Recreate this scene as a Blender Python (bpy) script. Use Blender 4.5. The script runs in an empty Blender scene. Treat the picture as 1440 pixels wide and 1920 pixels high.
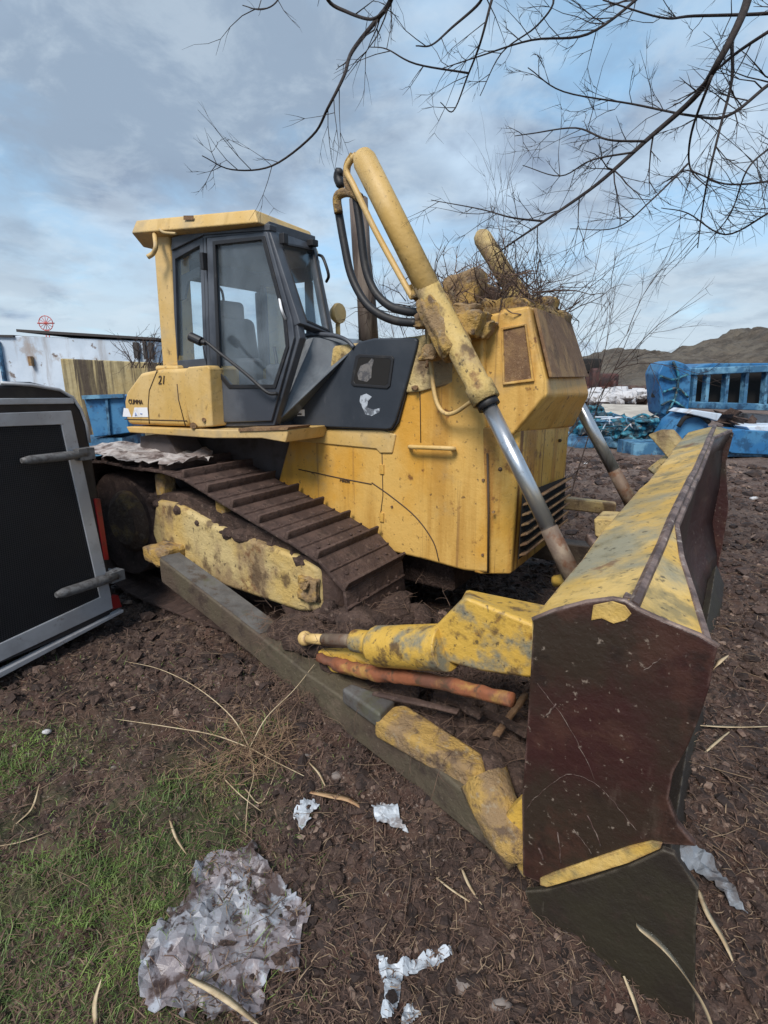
import bpy, bmesh, math, random
import numpy as np
from mathutils import Vector, Matrix
R = math.radians
random.seed(7); rng = np.random.default_rng(7)
scene = bpy.context.scene
C = scene.collection

# ------------------------------------------------------------------ camera
H = 1.7; F = 1000.0; PIT = math.atan(0.26)
cp, sp = math.cos(PIT), math.sin(PIT)
cd = bpy.data.cameras.new('camera'); cam = bpy.data.objects.new('camera', cd); C.objects.link(cam)
cam.location = (0, 0, H); cam.rotation_euler = (math.pi/2 - PIT, 0, 0)
cd.sensor_fit = 'VERTICAL'; cd.sensor_height = 36; cd.lens = F/1920*36
cd.clip_start = 0.05; cd.clip_end = 3000
scene.camera = cam
scene.render.resolution_x = 768; scene.render.resolution_y = 1024

# ------------------------------------------------------------------ sky and sun
SUN_EL, SUN_AZ = R(48), R(205)        # azimuth measured clockwise from +Y
w = bpy.data.worlds.new('World'); scene.world = w; w.use_nodes = True
nt = w.node_tree; N = nt.nodes; L = nt.links; N.clear()
out = N.new('ShaderNodeOutputWorld'); bg = N.new('ShaderNodeBackground'); bg.inputs[1].default_value = 0.106
sky = N.new('ShaderNodeTexSky'); sky.sky_type = 'NISHITA'; sky.sun_disc = False
sky.sun_elevation = SUN_EL; sky.sun_rotation = SUN_AZ; sky.air_density = 1.0; sky.dust_density = 0.6; sky.ozone_density = 2.0
tc = N.new('ShaderNodeTexCoord'); sep = N.new('ShaderNodeSeparateXYZ'); L.new(tc.outputs['Generated'], sep.inputs[0])
zz = N.new('ShaderNodeMath'); zz.operation = 'MAXIMUM'; L.new(sep.outputs[2], zz.inputs[0]); zz.inputs[1].default_value = 0.0
za = N.new('ShaderNodeMath'); za.operation = 'ADD'; L.new(zz.outputs[0], za.inputs[0]); za.inputs[1].default_value = 0.22
dx = N.new('ShaderNodeMath'); dx.operation = 'DIVIDE'; L.new(sep.outputs[0], dx.inputs[0]); L.new(za.outputs[0], dx.inputs[1])
dy = N.new('ShaderNodeMath'); dy.operation = 'DIVIDE'; L.new(sep.outputs[1], dy.inputs[0]); L.new(za.outputs[0], dy.inputs[1])
cmb = N.new('ShaderNodeCombineXYZ'); L.new(dx.outputs[0], cmb.inputs[0]); L.new(dy.outputs[0], cmb.inputs[1])
def wnoise(scale, off, detail=6, dist=0.3, rough=0.55):
    m = N.new('ShaderNodeMapping'); m.inputs['Location'].default_value = off; L.new(cmb.outputs[0], m.inputs[0])
    n = N.new('ShaderNodeTexNoise'); n.inputs['Scale'].default_value = scale; n.inputs['Detail'].default_value = detail
    n.inputs['Distortion'].default_value = dist; n.inputs['Roughness'].default_value = rough; L.new(m.outputs[0], n.inputs[0]); return n.outputs[0]
def wramp(src, a, b):
    r = N.new('ShaderNodeMapRange'); r.interpolation_type = 'SMOOTHSTEP'; r.inputs[1].default_value = a; r.inputs[2].default_value = b
    L.new(src, r.inputs[0]); return r.outputs[0]
def wmix(f, a, b):
    m = N.new('ShaderNodeMix'); m.data_type = 'RGBA'
    if isinstance(f, float): m.inputs[0].default_value = f
    else: L.new(f, m.inputs[0])
    for i, v in ((6, a), (7, b)):
        if isinstance(v, tuple): m.inputs[i].default_value = (*v, 1)
        else: L.new(v, m.inputs[i])
    return m.outputs[2]
base = wmix(0.55, sky.outputs[0], (2.7, 4.6, 6.3))
c1 = wmix(wramp(wnoise(1.6, (2.1, .7, 0), 6, .3, .55), .36, .64), (1.5, 1.95, 2.75), (3.6, 4.6, 5.7))
c2 = wmix(wramp(wnoise(.9, (4.1, 3.7, 0), 3), .45, .62), c1, (2.0, 2.6, 3.4))
cov = wramp(wnoise(1.25, (7.3, 1.2, 0), 6, .35, .55), .38, .58)
cl = wmix(cov, base, c2)
hz = wramp(sep.outputs[2], .02, .30)
fin = wmix(hz, (3.7, 4.45, 5.1), cl)
fin2 = wmix(wramp(wnoise(2.2, (1.3, 9.7, 0), 4), .5, .75), fin, cl)
tx1 = wmix(wramp(wnoise(4.2, (5.3, 2.2, 0), 7, .3, .62), .45, .66), fin2, (4.3, 5.0, 5.6))
tx1 = wmix(.32, fin2, tx1)
tx2 = wmix(wramp(wnoise(3.1, (9.3, 6.2, 0), 7, .3, .62), .50, .72), tx1, (1.6, 2.1, 2.8))
fin2 = wmix(.34, tx1, tx2)
L.new(fin2, bg.inputs[0]); L.new(bg.outputs[0], out.inputs[0])
sd = bpy.data.lights.new('sun', 'SUN'); sd.energy = 2.6; sd.angle = R(20); sd.color = (1, .94, .86)
so = bpy.data.objects.new('sun', sd); C.objects.link(so)
sdir = Vector((math.sin(SUN_AZ)*math.cos(SUN_EL), math.cos(SUN_AZ)*math.cos(SUN_EL), math.sin(SUN_EL)))
so.rotation_euler = sdir.to_track_quat('Z', 'Y').to_euler()
vs = scene.view_settings; vs.view_transform = 'Standard'; vs.look = 'None'; vs.gamma = 1; vs.exposure = 0.62

# ------------------------------------------------------------------ coordinates
TH = math.atan2(680, F/cp)
CR = Vector((math.sin(TH), math.cos(TH), 0)); AX = Vector((CR.y, -CR.x, 0)); UP = Vector((0, 0, 1))
def D(a, c, z): return AX*a + CR*c + UP*z          # machine frame: a forward, c across, z up
def ray(px, py):
    u = (px-720)/F; v = (960-py)/F
    return Vector((u, cp+sp*v, cp*v-sp))
def U(px, py, **k):                                 # point of a real plane seen in a direction
    d = ray(px, py); n, val = list(k.items())[0]
    t = {'c': lambda: val/d.dot(CR), 'a': lambda: val/d.dot(AX), 'z': lambda: (val-H)/d.z, 'y': lambda: val/d.y}[n]()
    return Vector((0, 0, H)) + d*t
def UL(pts, **k): return [U(x, y, **k) for x, y in pts]
def PX(p, n): return n*(p-Vector((0, 0, H))).length/F*0.93

# ------------------------------------------------------------------ materials
def mk(name, base, rough=.6, metal=0, layers=(), bump=None, spec=.5, edge=None):
    m = bpy.data.materials.new(name); m.use_nodes = True; t = m.node_tree; n = t.nodes; l = t.links
    b = n['Principled BSDF']; b.inputs['Roughness'].default_value = rough; b.inputs['Metallic'].default_value = metal
    b.inputs['Specular IOR Level'].default_value = spec
    tc = n.new('ShaderNodeTexCoord'); col = None
    def mixc(f, a, c):
        x = n.new('ShaderNodeMix'); x.data_type = 'RGBA'; l.new(f, x.inputs[0])
        if isinstance(a, tuple): x.inputs[6].default_value = (*a, 1)
        else: l.new(a, x.inputs[6])
        x.inputs[7].default_value = (*c, 1); return x.outputs[2]
    col = base; masks = []
    for i, (c, sc, lo, hi, amt) in enumerate(layers):
        mp = n.new('ShaderNodeMapping'); l.new(tc.outputs['Object'], mp.inputs[0])
        s = sc if isinstance(sc, tuple) else (sc, sc, sc)
        mp.inputs['Scale'].default_value = s; mp.inputs['Location'].default_value = (3.1*i+.7, 1.7*i, 5.3*i)
        no = n.new('ShaderNodeTexNoise'); no.inputs['Scale'].default_value = 1; no.inputs['Detail'].default_value = 7; no.inputs['Roughness'].default_value = .62
        l.new(mp.outputs[0], no.inputs[0])
        r = n.new('ShaderNodeMapRange'); r.interpolation_type = 'SMOOTHSTEP'
        r.inputs[1].default_value = lo; r.inputs[2].default_value = hi; r.inputs[4].default_value = amt; l.new(no.outputs[0], r.inputs[0])
        col = mixc(r.outputs[0], col, c); masks.append(r.outputs[0])
    if edge:
        ec, er, ea = edge
        bv = n.new('ShaderNodeBevel'); bv.samples = 4; bv.inputs['Radius'].default_value = er; ge = n.new('ShaderNodeNewGeometry')
        dt = n.new('ShaderNodeVectorMath'); dt.operation = 'DOT_PRODUCT'; l.new(bv.outputs[0], dt.inputs[0]); l.new(ge.outputs['Normal'], dt.inputs[1])
        e1 = n.new('ShaderNodeMapRange'); e1.inputs[1].default_value = .995; e1.inputs[2].default_value = .90; l.new(dt.outputs['Value'], e1.inputs[0])
        no = n.new('ShaderNodeTexNoise'); no.inputs['Scale'].default_value = 17; no.inputs['Detail'].default_value = 5; l.new(tc.outputs['Object'], no.inputs[0])
        e2 = n.new('ShaderNodeMapRange'); e2.inputs[1].default_value = .42; e2.inputs[2].default_value = .58; e2.inputs[4].default_value = ea; l.new(no.outputs[0], e2.inputs[0])
        em = n.new('ShaderNodeMath'); em.operation = 'MULTIPLY'; l.new(e1.outputs[0], em.inputs[0]); l.new(e2.outputs[0], em.inputs[1]); col = mixc(em.outputs[0], col, ec)
    if isinstance(col, tuple): b.inputs['Base Color'].default_value = (*col, 1)
    else: l.new(col, b.inputs['Base Color'])
    if bump:
        hsum = None
        for (sc, st) in bump:
            mp = n.new('ShaderNodeMapping'); l.new(tc.outputs['Object'], mp.inputs[0]); mp.inputs['Scale'].default_value = sc if isinstance(sc, tuple) else (sc,)*3
            no = n.new('ShaderNodeTexNoise'); no.inputs['Scale'].default_value = 1; no.inputs['Detail'].default_value = 6; no.inputs['Roughness'].default_value = .65
            l.new(mp.outputs[0], no.inputs[0]); ml = n.new('ShaderNodeMath'); ml.operation = 'MULTIPLY'; ml.inputs[1].default_value = st; l.new(no.outputs[0], ml.inputs[0])
            if hsum is None: hsum = ml.outputs[0]
            else:
                ad = n.new('ShaderNodeMath'); l.new(hsum, ad.inputs[0]); l.new(ml.outputs[0], ad.inputs[1]); hsum = ad.outputs[0]
        bp = n.new('ShaderNodeBump'); bp.inputs['Strength'].default_value = 1; bp.inputs['Distance'].default_value = 1; l.new(hsum, bp.inputs['Height']); l.new(bp.outputs[0], b.inputs['Normal'])
    return m
def glassmat(name, tint, diff, amt):
    m = bpy.data.materials.new(name); m.use_nodes = True; t = m.node_tree; n = t.nodes; l = t.links; n.clear()
    o = n.new('ShaderNodeOutputMaterial'); tr = n.new('ShaderNodeBsdfTransparent'); tr.inputs[0].default_value = (*tint, 1)
    di = n.new('ShaderNodeBsdfDiffuse'); di.inputs[0].default_value = (*diff, 1); gl = n.new('ShaderNodeBsdfGlossy'); gl.inputs['Roughness'].default_value = .06
    tc = n.new('ShaderNodeTexCoord'); no = n.new('ShaderNodeTexNoise'); no.inputs['Scale'].default_value = 5; no.inputs['Detail'].default_value = 6; l.new(tc.outputs['Object'], no.inputs[0])
    mr = n.new('ShaderNodeMapRange'); mr.inputs[1].default_value = .3; mr.inputs[2].default_value = .75; mr.inputs[3].default_value = amt*.4; mr.inputs[4].default_value = amt*1.8; l.new(no.outputs[0], mr.inputs[0])
    m1 = n.new('ShaderNodeMixShader'); l.new(mr.outputs[0], m1.inputs[0]); l.new(tr.outputs[0], m1.inputs[1]); l.new(di.outputs[0], m1.inputs[2])
    fr = n.new('ShaderNodeLayerWeight'); fr.inputs[0].default_value = .25
    fm = n.new('ShaderNodeMath'); fm.operation = 'MULTIPLY_ADD'; fm.inputs[1].default_value = .25; fm.inputs[2].default_value = .015; l.new(fr.outputs[1], fm.inputs[0])
    m2 = n.new('ShaderNodeMixShader'); l.new(fm.outputs[0], m2.inputs[0]); l.new(m1.outputs[0], m2.inputs[1]); l.new(gl.outputs[0], m2.inputs[2]); l.new(m2.outputs[0], o.inputs[0])
    return m
YEL = (.57, .292, .042); PALE = (.68, .50, .20); DIRT = (.085, .05, .028); RUST = (.13, .045, .016)
M = {}
M['yellow'] = mk('yellow_paint', YEL, .50, 0, [((.62, .39, .115), (1.1, 1.1, .8), .42, .60, .85), ((.40, .20, .035), (5, 5, .45), .50, .64, .65), ((.20, .10, .04), (13, 13, .30), .57, .66, .75), ((.34, .25, .13), 2.2, .54, .66, .5), (RUST, 6, .62, .69, .85), (DIRT, 30, .61, .69, .75)], [(5, .006), (14, .004), (70, .001)], edge=((.16, .075, .035), .012, .9))
M['yellow_lower'] = mk('yellow_paint_streaked', (.56, .31, .055), .5, 0, [((.64, .43, .14), 1.6, .40, .62, .7), ((.36, .16, .03), (6, 6, .45), .46, .62, .8), (RUST, (15, 15, .35), .54, .66, .9), (RUST, 7, .57, .68, .8), (DIRT, 30, .58, .68, .7)], [(5, .006), (14, .005), (70, .0015)], edge=((.16, .075, .035), .012, .9))
M['yellow_pale'] = mk('yellow_paint_faded', (.54, .345, .105), .55, 0, [((.62, .44, .20), 1.5, .4, .6, .7), ((.36, .22, .06), (7, 7, .8), .55, .75, .6), ((.34, .27, .17), 3, .50, .68, .6), (DIRT, 12, .60, .72, .7), (DIRT, 45, .60, .70, .6)], [(6, .005), (20, .003)], edge=((.22, .13, .07), .012, .8))
M['yellow_dirty'] = mk('yellow_paint_grimy', (.50, .35, .12), .7, 0, [((.52, .42, .22), 2.5, .4, .6, .7), ((.26, .18, .10), (3, 3, 2), .46, .62, .9), (DIRT, (7, 7, 5), .53, .66, .85), (RUST, 6, .60, .70, .7), ((.04, .028, .02), 30, .59, .69, .8)], [(6, .02), (16, .010), (60, .004)], edge=((.12, .07, .045), .03, .9))
M['yellow_blade'] = mk('yellow_paint_mossy', (.54, .34, .075), .65, 0, [((.60, .43, .17), (3, 3, 3), .42, .6, .7), ((.20, .21, .17), (1.5, 1.5, 1.5), .46, .60, .85), ((.15, .13, .07), 5, .50, .64, .8), (RUST, 7, .62, .72, .7), ((.30, .22, .08), (2, 2, 2), .5, .64, .5), ((.06, .05, .03), 32, .57, .68, .8)], [(3, .012), (10, .006), (60, .003)], edge=((.16, .075, .035), .012, .9))
M['yellow_strut'] = mk('yellow_paint_oily', (.56, .35, .065), .5, 0, [((.12, .15, .15), 5, .48, .62, .85), (DIRT, 9, .53, .66, .9), (RUST, 7, .60, .70, .8), ((.05, .04, .03), 40, .58, .68, .8)], [(6, .01), (20, .005), (70, .002)], edge=((.16, .075, .035), .012, .9))
M['dirt_yellow'] = mk('mud_caked_yellow', (.40, .25, .07), .85, 0, [((.24, .16, .09), 7, .42, .58, .9), ((.10, .065, .045), 11, .52, .64, .9), ((.32, .26, .18), 30, .55, .68, .6)], [(12, .03), (50, .01)])
M['black'] = mk('black_plastic', (.030, .036, .047), .40, 0, [((.055, .062, .075), 2.2, .40, .66, .7), ((.12, .12, .13), (14, 14, 5), .62, .8, .4)], [(40, .0006)], spec=.35)
M['cab_grey'] = mk('cab_grey_paint', (.042, .048, .062), .45, 0, [((.095, .105, .125), 2.5, .42, .66, .8), ((.14, .14, .15), (15, 15, 4), .60, .8, .5)], [(30, .001)])
M['cowl'] = mk('cowl_grey_panel', (.070, .082, .10), .35, 0, [((.13, .15, .17), 3, .42, .64, .8), ((.06, .07, .08), 6, .56, .7, .6)], [(30, .001)])
M['rubber'] = mk('black_rubber', (.014, .014, .017), .55, 0, [((.05, .045, .04), 12, .55, .72, .7)], [(60, .001)])
M['chrome'] = mk('steel_rod', (.50, .52, .55), .30, .85, [((.20, .20, .21), (7, 7, 1.5), .50, .64, .8), ((.13, .09, .06), 9, .60, .72, .9)], [(80, .0004)])
M['rodrust'] = mk('rusted_rod', (.17, .12, .09), .7, .3, [((.28, .22, .16), 8, .45, .6, .7), (RUST, 14, .5, .65, .8)], [(40, .003)])
M['track'] = mk('rusted_track_steel', (.060, .036, .030), .8, .15, [((.11, .068, .055), 5, .42, .62, .8), ((.16, .11, .085), 22, .55, .7, .7), ((.03, .018, .015), 9, .5, .68, .8)], [(18, .012), (70, .005)])
M['armgrey'] = mk('weathered_grey_beam', (.095, .09, .088), .6, .2, [((.16, .155, .15), 5, .45, .62, .7), ((.07, .045, .03), 9, .5, .66, .8), ((.10, .10, .045), 3, .52, .64, .6)], [(20, .004), (80, .0015)])
M['armside'] = mk('mossy_brown_steel', (.082, .058, .042), .75, 0, [((.085, .070, .044), 2.2, .42, .6, .9), ((.035, .022, .018), 8, .5, .68, .8), ((.15, .11, .08), (5, 5, 9), .56, .7, .6), ((.17, .14, .10), 40, .60, .70, .6)], [(5, .01), (20, .006), (80, .002)], edge=((.20, .17, .13), .014, .8))
M['maroon'] = mk('maroon_plate', (.036, .012, .011), .42, 0, [((.030, .021, .014), 1.8, .42, .60, .9), ((.065, .028, .020), 7, .50, .66, .6), ((.075, .038, .025), (3, 3, 8), .57, .70, .5), ((.26, .21, .17), 42, .62, .70, .7), ((.012, .008, .007), 7, .55, .7, .7), ((.10, .07, .055), (9, 9, 2), .62, .74, .5)], [(3, .01), (9, .006), (60, .002)], edge=((.16, .10, .085), .012, .9))
M['olive'] = mk('dark_olive_plate', (.018, .012, .008), .65, 0, [((.026, .021, .011), 3, .42, .62, .9), ((.04, .024, .018), 9, .55, .7, .7), ((.12, .10, .08), (40, 40, 6), .64, .74, .6)], [(9, .008), (60, .003)], edge=((.12, .10, .075), .012, .8))
M['rawsteel'] = mk('scraped_rust_steel', (.20, .14, .12), .6, .2, [((.07, .045, .04), 8, .42, .58, .9), ((.42, .36, .32), (30, 30, 30), .55, .7, .6)], [(30, .004)])
M['orange'] = mk('orange_rust_paint', (.25, .085, .038), .75, 0, [((.40, .24, .06), 5, .50, .62, .8), ((.13, .055, .035), 7, .46, .62, .9), (DIRT, 20, .54, .66, .9)], [(25, .006)])
M['mesh_rust'] = mk('rusty_mesh_guard', (.17, .095, .05), .85, 0, [((.32, .20, .09), 5, .45, .62, .7), ((.07, .04, .025), (14, 14, 9), .5, .66, .7), ((.30, .20, .12), 60, .55, .66, .6)], [((120, 120, 90), .006)])
M['grille'] = mk('dark_louvre', (.035, .022, .018), .8, 0, [((.10, .06, .03), 12, .5, .66, .8)], [(40, .004)])
M['void'] = mk('matte_black_and_shade', (.010, .009, .009), .9)  # matte black; also stands in for shade in the grille and machine openings
M['underbody'] = mk('grey_underbody', (.09, .075, .075), .8, 0, [((.05, .035, .03), 5, .45, .65, .8)], [(20, .005)])
M['seat'] = mk('grey_vinyl', (.06, .065, .075), .6, 0, [((.10, .10, .11), 6, .45, .65, .7)])
M['liner'] = mk('grey_headliner', (.16, .18, .21), .8)
M['glass'] = glassmat('dirty_glass', (.95, .98, 1.0), (.34, .40, .46), .10)
M['glass_clear'] = glassmat('window_glass', (.95, .985, 1.0), (.38, .48, .56), .035)
M['mud'] = mk('wet_brown_mud', (.056, .032, .025), .85, 0, [((.105, .066, .052), 5, .42, .62, .8), ((.035, .02, .016), 11, .5, .62, .8), ((.20, .14, .11), 36, .56, .68, .7)], [(15, .03), (60, .012)])
M['white'] = mk('white_decal', (.75, .76, .80), .5, 0, [((.5, .45, .35), 9, .52, .7, .7)])
M['ink'] = mk('dark_ink', (.06, .035, .02), .7)
M['inkblue'] = mk('pale_blue_ink', (.30, .38, .62), .6)
M['post'] = mk('weathered_exhaust_steel', (.13, .10, .085), .75, .2, [((.22, .18, .15), (22, 22, 1.5), .45, .62, .8), ((.05, .035, .03), (14, 14, 2), .5, .66, .9)], [((60, 60, 6), .006)])

# ------------------------------------------------------------------ mesh builder
def origin_of(p):
    o = Vector((0, 0, 0))
    while p is not None: o += p.location; p = p.parent
    return o
class MB:
    def __init__(s): s.v = []; s.f = []; s.sm = []
    def add(s, vs, fs, smooth=False):
        o = len(s.v); s.v += [Vector(v) for v in vs]; s.f += [tuple(i+o for i in f) for f in fs]; s.sm += [smooth]*len(fs); return s
    def prism(s, pts, vec, pts2=None):
        n = len(pts); vec = Vector(vec); q = pts2 or [p+vec for p in pts]
        # orient outward
        nrm = Vector((0, 0, 0))
        for i in range(n): nrm += pts[i].cross(pts[(i+1) % n])
        d = sum(((b-a) for a, b in zip(pts, q)), Vector((0, 0, 0)))
        fl = nrm.dot(d) > 0
        fs = [tuple(range(n)), tuple(range(2*n-1, n-1, -1))] + [(i, i+n, (i+1) % n+n, (i+1) % n) for i in range(n)]
        if fl: fs = [tuple(reversed(f)) for f in fs]
        return s.add(list(pts)+list(q), fs)
    def ring(s, outer, inner, vec):
        n = len(outer); vec = Vector(vec); v = list(outer)+list(inner)+[p+vec for p in outer]+[p+vec for p in inner]
        fs = []
        for i in range(n):
            j = (i+1) % n
            fs += [(i, j, n+j, n+i), (2*n+i, 3*n+i, 3*n+j, 2*n+j), (i, 2*n+i, 2*n+j, j), (n+i, n+j, 3*n+j, 3*n+i)]
        return s.add(v, fs)
    def box(s, cen, ex, ey, ez):
        cen, ex, ey, ez = map(Vector, (cen, ex, ey, ez))
        v = [cen+ex*a+ey*b+ez*c for a, b, c in ((-1, -1, -1), (1, -1, -1), (1, 1, -1), (-1, 1, -1), (-1, -1, 1), (1, -1, 1), (1, 1, 1), (-1, 1, 1))]
        fs = [(0, 3, 2, 1), (4, 5, 6, 7), (0, 1, 5, 4), (1, 2, 6, 5), (2, 3, 7, 6), (3, 0, 4, 7)]
        if ex.cross(ey).dot(ez) < 0: fs = [tuple(reversed(f)) for f in fs]
        return s.add(v, fs)
    def beam(s, p0, p1, w, h, up=UP, w2=None, h2=None):
        p0, p1 = Vector(p0), Vector(p1); d = (p1-p0).normalized(); sd = d.cross(up).normalized(); u = sd.cross(d)
        w2 = w2 or w; h2 = h2 or h
        v = [p0+sd*a*w/2+u*b*h/2 for a, b in ((-1, -1), (1, -1), (1, 1), (-1, 1))]+[p1+sd*a*w2/2+u*b*h2/2 for a, b in ((-1, -1), (1, -1), (1, 1), (-1, 1))]
        return s.add(v, [(0, 1, 2, 3), (7, 6, 5, 4), (0, 4, 5, 1), (1, 5, 6, 2), (2, 6, 7, 3), (3, 7, 4, 0)])
    def tube(s, pts, rad, seg=10, caps=True, smooth=True):
        pts = [Vector(p) for p in pts]; n = len(pts)
        rad = rad if isinstance(rad, (list, tuple)) else [rad]*n
        t0 = (pts[1]-pts[0]).normalized(); a = t0.orthogonal().normalized(); vs = []
        for i, p in enumerate(pts):
            t = (pts[min(i+1, n-1)]-pts[max(i-1, 0)]).normalized()
            a = (a-t*a.dot(t)).normalized(); b = t.cross(a)
            for k in range(seg):
                g = 2*math.pi*k/seg; vs.append(p+(a*math.cos(g)+b*math.sin(g))*rad[i])
        fs = [(i*seg+k, i*seg+(k+1) % seg, (i+1)*seg+(k+1) % seg, (i+1)*seg+k) for i in range(n-1) for k in range(seg)]
        s.add(vs, fs, smooth)
        if caps: o = len(s.v)-n*seg; s.f += [tuple(o+k for k in reversed(range(seg))), tuple(o+(n-1)*seg+k for k in range(seg))]; s.sm += [False]*2
        return s
    def ball(s, c, r, seg=12, rings=8, sc=(1, 1, 1), jit=0):
        c = Vector(c); vs = []; 
        for i in range(1, rings):
            for k in range(seg):
                p, t = math.pi*i/rings, 2*math.pi*k/seg; q = 1+random.uniform(-jit, jit)
                vs.append(c+Vector((math.sin(p)*math.cos(t)*sc[0], math.sin(p)*math.sin(t)*sc[1], math.cos(p)*sc[2]))*r*q)
        vs += [c+Vector((0, 0, r*sc[2])), c-Vector((0, 0, r*sc[2]))]; T = len(vs)-2; B = T+1
        fs = [(i*seg+k, (i+1)*seg+k, (i+1)*seg+(k+1) % seg, i*seg+(k+1) % seg) for i in range(rings-2) for k in range(seg)]
        fs += [(T, k, (k+1) % seg) for k in range(seg)]+[(B, (rings-2)*seg+(k+1) % seg, (rings-2)*seg+k) for k in range(seg)]
        return s.add(vs, fs, True)
    def build(s, name, mat, parent=None, bevel=0, sub=0, seg=2, rough=0, origin=None):
        me = bpy.data.meshes.new(name)
        if parent is not None: og = origin_of(parent)
        elif origin is not None: og = Vector(origin)
        else:
            og = sum(s.v, Vector())/len(s.v); og.z = min(v.z for v in s.v)
        me.from_pydata([tuple(v-og) for v in s.v], [], s.f); me.validate(); me.update()
        for p, q in zip(me.polygons, s.sm): p.use_smooth = q
        me.materials.append(M[mat] if isinstance(mat, str) else mat)
        o = bpy.data.objects.new(name, me); C.objects.link(o)
        if parent is not None: o.parent = parent
        else: o.location = og
        if bevel:
            b = o.modifiers.new('bevel', 'BEVEL'); b.width = bevel; b.segments = seg; b.limit_method = 'ANGLE'; b.angle_limit = R(28); b.harden_normals = False
            for p in me.polygons: p.use_smooth = True
            wn = o.modifiers.new('wn', 'WEIGHTED_NORMAL'); wn.keep_sharp = False
        if sub:
            ss = o.modifiers.new('sub', 'SUBSURF'); ss.levels = sub; ss.render_levels = sub; ss.subdivision_type = 'SIMPLE'
        if rough:
            tx = bpy.data.textures.new(name, 'CLOUDS'); tx.noise_scale = rough[1]
            dm = o.modifiers.new('disp', 'DISPLACE'); dm.texture = tx; dm.strength = rough[0]; dm.texture_coords = 'LOCAL'
            for p in me.polygons: p.use_smooth = True
        return o
def thing(name, loc, label, cat, group=None):
    o = bpy.data.objects.new(name, None); o.empty_display_size = .2; C.objects.link(o); o.location = loc
    o['label'] = label; o['category'] = cat
    if group: o['group'] = group
    return o
def tag(o, label=None, cat=None, group=None, kind=None):
    if label: o['label'] = label
    if cat: o['category'] = cat
    if group: o['group'] = group
    if kind: o['kind'] = kind
    return o
def rv(s_=1): return Vector((random.gauss(0, s_), random.gauss(0, s_), random.gauss(0, s_)))
def crv(pts, n=6):           # Catmull-Rom
    pts = [Vector(p) for p in pts]; P = [pts[0]*2-pts[1]]+pts+[pts[-1]*2-pts[-2]]; o = []
    for i in range(1, len(P)-2):
        for k in range(n):
            t = k/n; a, b, c, d = P[i-1:i+3]
            o.append(.5*((2*b)+(c-a)*t+(2*a-5*b+4*c-d)*t*t+(3*b-a-3*c+d)*t**3))
    return o+[pts[-1]]
def lerpr(n, a, b): return [a+(b-a)*i/(n-1) for i in range(n)]
def text(s, size, pos, parent, mat='ink', xdir=AX, ydir=UP, name='lettering', ext=.002, shear=0):
    cu = bpy.data.curves.new('t', 'FONT'); cu.body = s; cu.size = size; cu.extrude = ext; cu.shear = shear
    to = bpy.data.objects.new('t', cu); C.objects.link(to); bpy.context.view_layer.update()
    me = bpy.data.meshes.new_from_object(to); bpy.data.objects.remove(to)
    x = Vector(xdir).normalized(); y = Vector(ydir).normalized(); zx = x.cross(y)
    mt = Matrix((x, y, zx)).transposed().to_4x4(); mt.translation = Vector(pos)-origin_of(parent)
    me.transform(mt); me.materials.clear(); me.materials.append(M[mat])
    o = bpy.data.objects.new(name, me); C.objects.link(o); o.parent = parent; return o

# ------------------------------------------------------------------ noise and ground height
def vnoise(x, y, seed=0):
    xi = np.floor(x).astype(np.int64); yi = np.floor(y).astype(np.int64); fx = x-xi; fy = y-yi
    fx = fx*fx*(3-2*fx); fy = fy*fy*(3-2*fy)
    def h(a, b):
        n = (a*374761393+b*668265263+seed*1442695041) & 0xffffffff
        n = ((n ^ (n >> 13))*1274126177) & 0xffffffff
        return ((n ^ (n >> 16)) & 0xffff)/65535.0
    return (h(xi, yi)*(1-fx)+h(xi+1, yi)*fx)*(1-fy)+(h(xi, yi+1)*(1-fx)+h(xi+1, yi+1)*fx)*fy
def fbm(x, y, f, o=4, seed=0):
    s = 0; a = 1; t = 0
    for i in range(o): s = s+a*(vnoise(x*f, y*f, seed+i)-.5); t += a; a *= .55; f *= 2.03
    return s/t
MOUNDS = []
def mound(p, r1, h, r2=None, ang=0): MOUNDS.append((p[0], p[1], r1, r2 or r1, h, ang))
q = D(-1.72, 1.93, 0); mound(q, .30, .06, .20, -.5)
q = D(-1.42, 2.38, 0); mound(q, .42, .22)
q = D(-.75, 2.2, 0); mound(q, .35, .12)
q = D(-1.9, 2.25, 0); mound(q, .35, .15)
q = D(-.9, 3.3, 0); mound(q, .7, .10)
q = D(.25, 3.6, 0); mound(q, .6, .14)
mound((.80, 1.03), .22, -.11)
q = D(.3, 2.2, 0); mound(q, .45, .10)
def gh(x, y):
    x = np.asarray(x, float); y = np.asarray(y, float)
    r = np.hypot(x, y); near = np.clip(1-(r-5)/12, .0, 1)
    z = fbm(x, y, .55, 3, 1)*.16*np.clip(r/3, .3, 1)+fbm(x, y, 3.2, 3, 5)*.075+fbm(x, y, 9, 4, 9)*.085*near
    z = z+np.abs(fbm(x+.4, y, 17, 4, 20))*.075*near
    for (mx, my, a, b, h, an) in MOUNDS:
        u = (x-mx)*math.cos(an)+(y-my)*math.sin(an); v = -(x-mx)*math.sin(an)+(y-my)*math.cos(an)
        z = z+h*np.exp(-(u/a)**2-(v/b)**2)
    return z-.02
def ghs(x, y): return float(gh(np.array([x]), np.array([y]))[0])

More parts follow.
